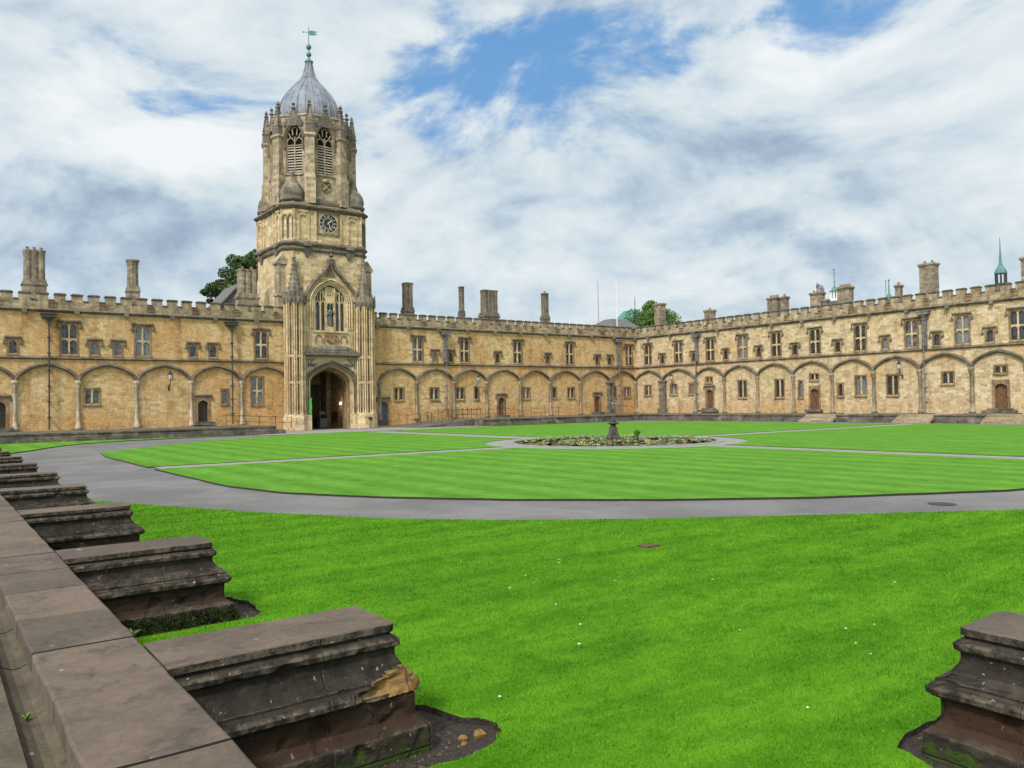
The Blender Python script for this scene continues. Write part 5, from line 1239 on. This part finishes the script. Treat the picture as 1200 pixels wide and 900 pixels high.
tuft(FX+3.4, FY+1.6, 0.0, 70, 0.5, 0.25, 'water_plant', 'tall green reed tuft on the right side of the round pond', 'plant')

# ------------------------------------------------------------------ near terrace: coping, gutter, paving and the plinths
cw = thing('terrace_wall', (0.78, 4, 0), 'long low foreground wall capped with worn brown slabs', 'wall')
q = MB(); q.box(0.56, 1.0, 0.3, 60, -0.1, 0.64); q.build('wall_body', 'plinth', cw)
ys = [-0.0, 0.35, 1.35, 2.4, 3.46, 4.46, 5.4, 6.3, 7.25, 8.15, 9.1, 10.04, 11.0, 11.98]
while ys[-1] < 58: ys.append(ys[-1]+random.uniform(0.9, 1.05))
def rough_slab(x0, x1, y0, y1, z0, z1, nx=4, ny=5, bev=0.018, amp=0.006):
    """a worn slab: bevelled top, slightly wavy edges"""
    q = MB(); rings = []
    per = []
    for i in range(nx): per.append((x0+(x1-x0)*i/nx, y0))
    for i in range(ny): per.append((x1, y0+(y1-y0)*i/ny))
    for i in range(nx): per.append((x1-(x1-x0)*i/nx, y1))
    for i in range(ny): per.append((x0, y1-(y1-y0)*i/ny))
    cx, cy = (x0+x1)/2, (y0+y1)/2
    def jit(p, e):
        n_ = mnoise.noise(Vector((p[0]*4, p[1]*4, 1.7)))*amp*2
        dx = (1 if p[0] > cx else -1)*(e+n_) if abs(p[0]-x0) < 1e-6 or abs(p[0]-x1) < 1e-6 else 0
        dy = (1 if p[1] > cy else -1)*e if abs(p[1]-y0) < 1e-6 or abs(p[1]-y1) < 1e-6 else 0
        return p[0]+dx, p[1]+dy
    for e, z in ((0, z0), (0, z1-bev), (-bev*0.4, z1-bev*0.35), (-bev*1.2, z1)):
        rings.append([(*jit(p, e), z+(mnoise.noise(Vector((p[0]*2, p[1]*2, 9)))*amp if z > z0 else 0)) for p in per])
    q.loft(rings)
    for k, f in enumerate(q.f):
        if len(f) == 4 and all(abs(q.v[i][1]-y0) < bev*1.0 or abs(q.v[i][1]-y1) < bev*1.0 for i in f) and abs(q.v[f[0]][1]-q.v[f[2]][1]) < bev*2: q.mi[k] = 1
    return q
for a, bq in zip(ys[1:-1], ys[2:]):
    if a < 0.9: a = 0.36
    rough_slab(0.50, 1.05, a+0.007, bq-0.007, 0.635, 0.75+random.uniform(-0.004, 0.004), bev=0.012).build('coping_slab', ['coping', 'joint'], cw)
ew = thing('terrace_wall', (6, 0.6, 0), 'low wall with brown slab top running off to the right of the viewer', 'wall')
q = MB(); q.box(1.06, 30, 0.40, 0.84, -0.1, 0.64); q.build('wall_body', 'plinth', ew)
x = 1.07
while x < 29: x2 = x+random.uniform(0.9, 1.05); rough_slab(x+0.004, x2-0.004, 0.35, 0.9, 0.635, 0.75, bev=0.012).build('coping_slab', ['coping', 'joint'], ew); x = x2
# gutter stones and paving of the near terrace
q = MB(); yy = -3.0
while yy < 60:
    y2 = yy+random.uniform(1.0, 1.3); dz = random.uniform(-0.006, 0.006)
    prof = [(0.57, 0.66), (0.57, 0.52), (0.545, 0.50), (0.50, 0.478), (0.455, 0.478), (0.41, 0.50), (0.385, 0.525), (0.375, 0.545), (0.30, 0.55), (0.18, 0.552)]
    q.loft([[(x_, y_, z_+dz) for x_, z_ in prof] for y_ in (yy+0.004, y2-0.004)], closed=False)
    yy = y2
struct(q.build('gutter', 'gutter', origin=(0, 0, 0)))
q = MB(); 
for i in range(9):
    x1 = 0.172-0.9*i; yy = -10+random.random()
    while yy < 58:
        y2 = yy+random.uniform(0.8, 1.3); q.box(x1-0.89, x1, yy+0.004, y2-0.004, 0.4, 0.553+random.uniform(-.004, .004)); yy = y2
q.box(-8, 0.56, -10, 60, -0.1, 0.44)
q.box(0.56, 30, -10, 0.38, -0.1, 0.548)
struct(q.build('terrace', 'gutter', origin=(0, 0, 0)))
# moulded plinths
PROF = [(-0.0, 0.752), (0.004, 0.745), (0.006, 0.705), (-0.012, 0.695), (-0.012, 0.682), (0.022, 0.672), (0.042, 0.65), (0.036, 0.618), (0.008, 0.60), (0.006, 0.565), (0.018, 0.53), (0.042, 0.495), (0.08, 0.462), (0.098, 0.447), (0.112, 0.443), (0.112, 0.428), (0.13, 0.415), (0.155, 0.385), (0.152, 0.355), (0.125, 0.335), (0.098, 0.328), (0.098, 0.185), (0.128, 0.150), (0.168, 0.118), (0.172, 0.02), (0.172, -0.08)]
def plinth(x0, x1, y0, y1, open_side, seed, broken=False, fine=1):
    """open_side: side joined to the terrace wall: '-x' or '-y'"""
    q = MB(); rings = []
    random.seed(seed)
    nl, ns = 28*fine, 12*fine
    prof = []
    for (d0, z0), (d1, z1) in zip(PROF[:-1], PROF[1:]):
        k = max(1, int(math.hypot(d1-d0, z1-z0)/(0.09 if fine == 1 else 0.022)))
        prof += [(d0+(d1-d0)*t/k, z0+(z1-z0)*t/k) for t in range(k)]
    prof.append(PROF[-1])
    cx, cy = (x0+x1)/2, (y0+y1)/2
    depth = {}
    for ri, (d, z) in enumerate(prof):
        ex0 = x0 if open_side == '-x' else x0-d; ey0 = y0 if open_side == '-y' else y0-d
        ex1 = x1+d; ey1 = y1+d
        per = []
        for i in range(nl): per.append((ex0+(ex1-ex0)*i/nl, ey0, 0, -1))
        for i in range(ns): per.append((ex1, ey0+(ey1-ey0)*i/ns, 1, 0))
        for i in range(nl): per.append((ex1-(ex1-ex0)*i/nl, ey1, 0, 1))
        for i in range(ns): per.append((ex0, ey1-(ey1-ey0)*i/ns, -1, 0))
        out = []
        for pi_, (x, y, nx, ny) in enumerate(per):
            if (open_side == '-x' and nx == -1) or (open_side == '-y' and ny == -1): out.append((x, y, z)); continue
            o3 = Vector((x+seed*7.3, y, z))
            n_ = mnoise.noise(o3*3.5)*0.010 + mnoise.noise(o3*12)*0.005 + mnoise.noise(o3*34)*0.003
            chip = max(0.0, mnoise.noise(o3*6.5+Vector((9, 2, 4)))-0.28)*0.10     # chips out of the mouldings
            cd = min(abs(x-ex1) if nx == 0 else 9, abs(y-ey0) if ny == 0 and open_side != '-y' else 9, abs(y-ey1) if ny == 0 else 9, (abs(x-ex0) if nx == 0 and open_side != '-x' else 9))
            cor = max(0, 1-cd/0.05)**2*0.014
            inn = -n_ + chip*(1 if d > 0.02 else 0.4) + cor
            if broken:
                u = (x-(x1+0.10-0.44))/0.44                     # 0..1 along the near face towards the corner
                zl, zh = 0.315+0.03*(1-u), 0.39+0.15*max(0, u)
                nz = mnoise.noise(Vector((x*9, y*9, z*12)))*0.05+mnoise.noise(Vector((x*26, y*26, z*30)))*0.02
                near_face = ny == -1 or (nx == 1 and y < y0+0.16)
                if near_face and u > 0.0-nz*2 and zl+nz*0.5 < z < zh+nz:
                    e = min((z-zl)/0.05, (zh-z)/0.05, u/0.15+0.3, 1); e = max(0.1, e)
                    inn += e*max(0.0, d-0.055)*0.75 + 0.012*e - mnoise.noise(Vector((x*30, y*30, z*30)))*0.010
                    depth[(ri, pi_)] = 1
            out.append((x-nx*inn, y-ny*inn, z + (mnoise.noise(Vector((x*2, y*2, 5+seed)))*0.006 if z > 0.6 else 0)))
        rings.append(out)
    q.loft(rings[::-1], True, True)
    n_ = 2*(nl+ns); q.mi[-1] = 1; NR = len(prof)
    for k in range(NR-1):
        for j in range(n_):
            r_a, r_b = NR-1-k, NR-2-k
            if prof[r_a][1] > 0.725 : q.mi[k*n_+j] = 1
            if depth and all((r, c) in depth for r in (r_a, r_b) for c in (j, (j+1) % n_)): q.mi[k*n_+j] = 2
    return q
NAMES = ['nearest sooty stone plinth on the left, its corner broken to fresh ochre stone', 'mossy-footed stone plinth, second from the camera on the left', 'weathered stone plinth, third from the camera along the left wall', 'weathered stone plinth, fourth from the camera along the left wall', 'weathered stone plinth, fifth from the camera along the left wall', 'small-looking stone plinth, sixth from the camera along the left wall', 'small-looking stone plinth, seventh from the camera along the left wall', 'distant stone plinth, eighth from the camera along the left wall', 'furthest stone plinth at the far end of the left row']
for i, y in enumerate(PL_Y):
    o = thing('stone_plinth', (1.75, y, 0), NAMES[i], 'plinth', 'moulded stone plinths along the terrace wall')
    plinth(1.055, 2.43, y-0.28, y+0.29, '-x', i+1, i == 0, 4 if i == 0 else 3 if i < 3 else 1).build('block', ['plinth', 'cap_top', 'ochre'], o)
    if i == 1:
        q = MB()
        for k in range(5200):
            x_ = random.uniform(1.15, 2.62); d = abs(random.gauss(0, 0.11)); y_ = y-0.28-0.15-d*0.8; z_ = max(-0.05, 0.15*math.exp(-d*7)*random.uniform(0.2, 1)-0.03)
            s_ = random.uniform(0.006, 0.014); a = random.random()*6.28; dv = Vector((math.cos(a), math.sin(a), 0))*s_
            q.add([(x_-dv.x, y_-dv.y, z_), (x_+dv.x, y_+dv.y, z_), (x_+random.uniform(-.01, .01), y_+random.uniform(-.02, 0), z_+s_*1.6)], [(0, 1, 2)])
        q.build('moss', 'moss', o)
random.seed(11)
o = thing('stone_plinth', (5.3, 1.6, 0), 'large stone plinth cut off by the lower right edge of the view', 'plinth', 'moulded stone plinths along the terrace wall')
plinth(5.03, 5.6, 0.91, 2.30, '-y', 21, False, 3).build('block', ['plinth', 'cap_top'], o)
# stones and crumbs on the soil
crumb = [(2.83, 4.44, 0.028, 'ochre'), (2.94, 4.42, 0.04, 'ochre'), (2.79, 4.36, 0.02, 'ochre')]
for i, (x, y, r, mt_) in enumerate(crumb):
    q = MB(); rr_ = [random.uniform(0.65, 1.25) for _ in range(7)]
    q.loft([[(x+r*1.2*e*rr_[k]*math.cos(k*0.9+i), y+r*e*rr_[k]*math.sin(k*0.9+i), -0.044+r*hh*random.uniform(0.8, 1.2)) for k in range(7)] for e, hh in ((1.0, 0), (1.1, 0.45), (0.7, 0.95), (0.15, 1.05))])
    tag(q.build('stone_fragment', mt_), ['ochre stone fragment midway among the three on the soil by the nearest plinth', 'largest ochre stone fragment lying on soil by the nearest plinth', 'smallest ochre stone fragment on the soil by the nearest plinth'][i], 'stone', 'fallen ochre fragments')
q = MB()
for k in range(4600):
    if k < 3800: x, y = random.uniform(1.1, 2.85), random.choice(PL_Y[:3]) + random.uniform(-0.85, 0.5)
    else: x, y = random.uniform(4.55, 5.9), random.uniform(0.95, 2.8)
    s_ = random.uniform(0.005, 0.02)*random.uniform(0.5, 1); a = random.random()*6.28
    q.add([(x+s_*math.cos(a+j*2.1), y+s_*math.sin(a+j*2.1), -0.041) for j in range(3)] + [(x, y, -0.041+s_*1.1)], [(0, 1, 3), (1, 2, 3), (2, 0, 3)])
tag(q.build('soil_crumbs', 'crumb'), 'loose crumbs of soil and grit round the plinths', 'gravel', kind='stuff')
# weeds in the joints
for i, (x, y, z, n, h, lab) in enumerate([(1.06, 5.52, 0.70, 16, 0.07, 'small green weed where the coping meets the nearest plinth'), (0.44, 5.05, 0.475, 12, 0.06, 'small green weed growing in the stone gutter'), (1.09, 4.1, 0.5, 14, 0.09, 'thin weed in front of the nearest plinth beside the coping')]):
    tuft(x, y, z, n, h, h*0.9, 'weed', lab, 'weed')
# drain covers
dc = MB(); dc.box(8.46, 8.74, 8.2, 8.42, -0.05, 0.02); tag(dc.build('drain_cover', 'rust'), 'small brown drain cover set in the near lawn', 'drain cover')
dc = MB(); dc.lathe([(0.26, -0.05), (0.26, -0.038), (0.22, -0.034)], 16.55, 7.85, 20); tag(dc.build('drain_cover', 'iron'), 'round dark drain cover set in the path at right', 'drain cover')
# white daisies
dp = None
for i, (x, y) in enumerate([(6.74, 8.15), (5.94, 7.83), (5.4, 7.42), (5.34, 6.52), (4.62, 5.33), (3.35, 4.75), (7.47, 6.2), (6.02, 4.7), (6.8, 4.12), (7.13, 4.03), (8.91, 4.78), (4.87, 3.25), (7.18, 10.4), (6.88, 8.32), (6.57, 6.92), (5.82, 9.11), (3.11, 5.93), (6.47, 3.83), (6.28, 3.59), (5.03, 5.78)]):
    if dp is None:
        q = MB()
        for k in range(9):
            a = k*2*math.pi/9; c, s_ = math.cos(a), math.sin(a); r = 0.018
            q.add([(0, 0, 0.034), (r*0.7*c-0.006*s_, r*0.7*s_+0.006*c, 0.037), (r*c*1.1, r*s_*1.1, 0.04), (r*0.7*c+0.006*s_, r*0.7*s_-0.006*c, 0.037)], [(0, 1, 2, 3)])
        q.lathe([(0.006, 0.033), (0.006, 0.04), (0, 0.042)], 0, 0, 6)
        o = dp = q.build('daisy', 'petal', origin=(0, 0, 0))
    else: o = dp.copy(); COL.objects.link(o)
    o.location = (x, y, random.uniform(-0.012, -0.004)); s_ = random.uniform(0.45, 0.8); o.scale = (s_, s_, 1)
    tag(o, 'tiny white daisy dotted on the near lawn', 'daisy', 'white daisies dotted over the near lawn')

# ------------------------------------------------------------------ trees behind the ranges
def tree(x, y, h, rx, rz, zc, label, leafmat, nleaf=16000, ls=0.30, seed=1, gappy=0.0, ry=None):
    random.seed(seed); r2 = np.random.default_rng(seed); ry = ry or rx
    o = thing('broadleaf_tree', (x, y, 0), label, 'tree', 'trees rising behind the ranges')
    tr = MB(); tr.tube([(x, y, -0.1), (x+0.1, y, h*0.3), (x-0.1, y+0.1, h*0.6), (x, y, h*0.9)], [0.5, 0.42, 0.3, 0.08], 9)
    cl = []
    nb = 34
    for i in range(nb):
        u = random.random()*2*math.pi; ct = random.uniform(-0.75, 1.0); st_ = math.sqrt(max(0, 1-ct*ct)); rr = random.uniform(0.55, 1.0)
        c = Vector((x+rx*rr*st_*math.cos(u), y+ry*rr*st_*math.sin(u), zc+rz*rr*ct)); cl.append((c, (random.uniform(0.13, 0.25) if gappy else random.uniform(0.18, 0.32))*rx))
        b0 = Vector((x, y, max(h*0.25, c.z-rz*0.9-0.5))); m_ = (b0+c)/2+Vector((0, 0, -0.3))
        tr.tube([b0, m_, c], [0.16, 0.09, 0.03], 5)
    for i in range(5 if gappy else 12):
        cl.append((Vector((x+random.uniform(-.45, .45)*rx, y+random.uniform(-.45, .45)*ry, zc+random.uniform(-.5, .6)*rz)), 0.34*rx))
    tr.build('trunk', 'bark', o)
    n = nleaf; idx = r2.integers(0, len(cl), n); C_ = np.array([tuple(c) for c, r in cl])[idx]; rad = np.array([r for c, r in cl])[idx]
    d = r2.normal(size=(n, 3)); d /= np.linalg.norm(d, axis=1)[:, None]; d[:, 2] *= 0.75
    P = C_ + d*(rad*(0.45+0.6*r2.random(n)**0.6))[:, None]
    ax = r2.normal(size=(n, 3)); ax /= np.linalg.norm(ax, axis=1)[:, None]; bx = np.cross(ax, r2.normal(size=(n, 3))); bx /= np.linalg.norm(bx, axis=1)[:, None]
    s_ = (ls*(0.6+0.8*r2.random(n)))[:, None]
    V = np.stack([P-ax*s_*0.5, P+bx*s_*0.32, P+ax*s_*0.5, P-bx*s_*0.32], 1)
    me = bpy.data.meshes.new('crown'); me.vertices.add(n*4); me.vertices.foreach_set('co', (V-np.array([x, y, 0])).ravel())
    me.loops.add(n*4); me.loops.foreach_set('vertex_index', np.arange(n*4, dtype=np.int32)); me.polygons.add(n); me.polygons.foreach_set('loop_start', np.arange(0, n*4, 4, dtype=np.int32))
    me.materials.append(M[leafmat]); me.update(); me.validate()
    c = bpy.data.objects.new('crown', me); COL.objects.link(c); link(c, (x, y, 0), o)
tree(32.6, 100, 19, 4.3, 5.4, 16.4, 'tall dark tree with gaps in its crown behind the left range beside the tower', 'leaf_dark', 14000, 0.32, 3, 1.0)
tree(30.0, 101, 16, 3.3, 3.6, 15.0, 'lower dark tree at the left foot of the tall tree beside the tower', 'leaf_dark', 9000, 0.30, 5, 1.0)
tree(111.6, 105, 19, 6.3, 4.5, 15.8, 'round bright green tree behind the far corner of the court', 'leaf', 20000, 0.38, 9)

# ------------------------------------------------------------------ distant roofs, masts, cupolas and flag
def pole(name, x, y, z0, z1, r, label, cat, mat='pipe', group=None):
    q = MB(); q.tube([(x, y, z0), (x, y, z1)], [r, r*0.5], 6); q.lathe([(0, z1), (r*1.3, z1+r), (0, z1+2*r)], x, y, 6)
    return tag(q.build(name, mat), label, cat, group)
hs = thing('distant_house', (97.5, 100, 0), 'distant grey slate hipped roof showing over the far corner parapet', 'building')
q = MB(); q.loft([[(93.8, 98, 14.6), (101.2, 98, 14.6), (101.2, 106, 14.6), (93.8, 106, 14.6)], [(96.6, 101, 16.5), (99.8, 101, 16.5), (99.8, 103, 16.5), (96.6, 103, 16.5)]]); q.build('roof', 'slate', hs)
q = MB(); q.box(94.2, 100.8, 98.4, 105.6, -0.1, 14.6); q.build('wall', 'parapet', hs)
hs = thing('green_roofed_building', (117.5, 116, 0), 'distant building with steep green copper roof beside the round tree', 'building')
q = MB(); q.loft([[(113.3, 114, 16.4), (121, 114, 16.4), (121, 121, 16.4), (113.3, 121, 16.4)], [(117.1, 115.5, 20.8), (118.0, 115.5, 20.8), (118, 119, 20.8), (117.1, 119, 20.8)]]); q.build('roof', 'copper', hs)
q = MB(); q.box(113.8, 120.5, 114.4, 120.6, -0.1, 16.4); q.build('wall', 'parapet', hs); q = MB(); q.tube([(117.0, 115.6, 20.6), (117.0, 115.6, 23.5)], [0.1, 0.05], 6); q.build('mast', 'pipe', hs)
pole('mast', 83.2, 90, 0, 20.5, 0.07, 'thin pale mast left of the flagpole above the far parapet', 'mast')
pole('flagpole', 87.1, 90, 0, 20.8, 0.12, 'bare white flagpole above the far corner of the court', 'flagpole', 'white')
fl = thing('flag', (105, 66.95, 0), 'small dark blue and white flag flying above a chimney at right', 'flag')
q = MB(); q.tube([(105, 66.95, 0), (105, 66.95, 19.1)], [0.08, 0.04], 6); q.build('pole', 'white', fl)
q = MB(); n = 8
q.loft([[(105+0.12*math.sin(i*1.1), 66.92-1.35*i/n, 18.95-0.75*(i/n)**1.2), (105+0.12*math.sin(i*1.1+.4), 66.92-1.35*i/n, 18.0-0.85*(i/n)**1.2+0.35*(1-i/n)*0), (105.02+0.12*math.sin(i*1.1+.4), 66.92-1.35*i/n, 18.0-0.85*(i/n)**1.2), (105.02+0.12*math.sin(i*1.1), 66.92-1.35*i/n, 18.95-0.75*(i/n)**1.2)] for i in range(n+1)]); q.build('cloth', 'flag', fl)
def cupola(x, y, zb, w, zt, ztip, label, spire):
    o = thing('cupola_tower', (x, y, 0), label, 'cupola', 'distant cupolas above the right range')
    q = MB(); q.box(x-w*1.25, x+w*1.25, y-w*1.25, y+w*1.25, 0, zb); q.build('tower_body', 'slate', o)
    q = MB()
    for k in range(8):
        a = k*math.pi/4+math.pi/8; q.tube([(x+w*math.cos(a), y+w*math.sin(a), zb), (x+w*math.cos(a), y+w*math.sin(a), zt)], w*0.2, 6)
    q.lathe([(w*1.2, zb-0.05), (w*1.2, zb+0.25), (w*1.0, zb+0.3)], x, y, 8, math.pi/8)
    q.build('lantern', 'white' if not spire else 'pipe_black', o)
    q = MB(); h = ztip-zt
    if spire: q.lathe([(w*1.25, zt), (w*1.25, zt+0.15), (w*1.0, zt+0.5), (w*0.55, zt+0.9), (w*0.28, zt+1.3), (w*0.12, zt+h*0.7), (0.03, ztip)], x, y, 8, math.pi/8)
    else: q.lathe([(w*1.25, zt), (w*1.25, zt+0.18), (w*0.9, zt+0.3), (w*0.5, zt+0.6), (0.1, zt+0.95), (0.07, zt+1.0), (0.05, ztip)], x, y, 8, math.pi/8)
    q.build('spire' if spire else 'cap', 'copper', o)
    if not spire: q = MB(); q.lathe([(0, ztip-.1), (0.15, ztip+0.05), (0, ztip+0.2)], x, y, 8); q.build('ball', 'pipe', o)
cupola(105, 63.95, 15.9, 0.55, 17.2, 20.4, 'green and white cupola with a tall ball-topped rod between two right chimneys', False)
cupola(105, 42.05, 15.3, 0.55, 16.75, 21.2, 'dark lantern with a sharp green copper spire above the right range', True)
q = MB(); q.lathe([(0.45, 15.2), (0.3, 15.7), (0.1, 16.2), (0.06, 17.7), (0.14, 17.85), (0, 18)], 105, 55.97, 8)
o = thing('copper_finial', (105, 55.97, 0), 'slim green copper finial, the right one of a close pair above the right range', 'finial')
q.build('spike', 'copper', o); q = MB(); q.box(104.6, 105.4, 55.5, 56.4, 0, 15.2); q.build('tower_body', 'slate', o)
pole('mast', 105, 56.4, 0, 17.7, 0.09, 'grey rod standing close left of the slim green copper finial', 'mast')
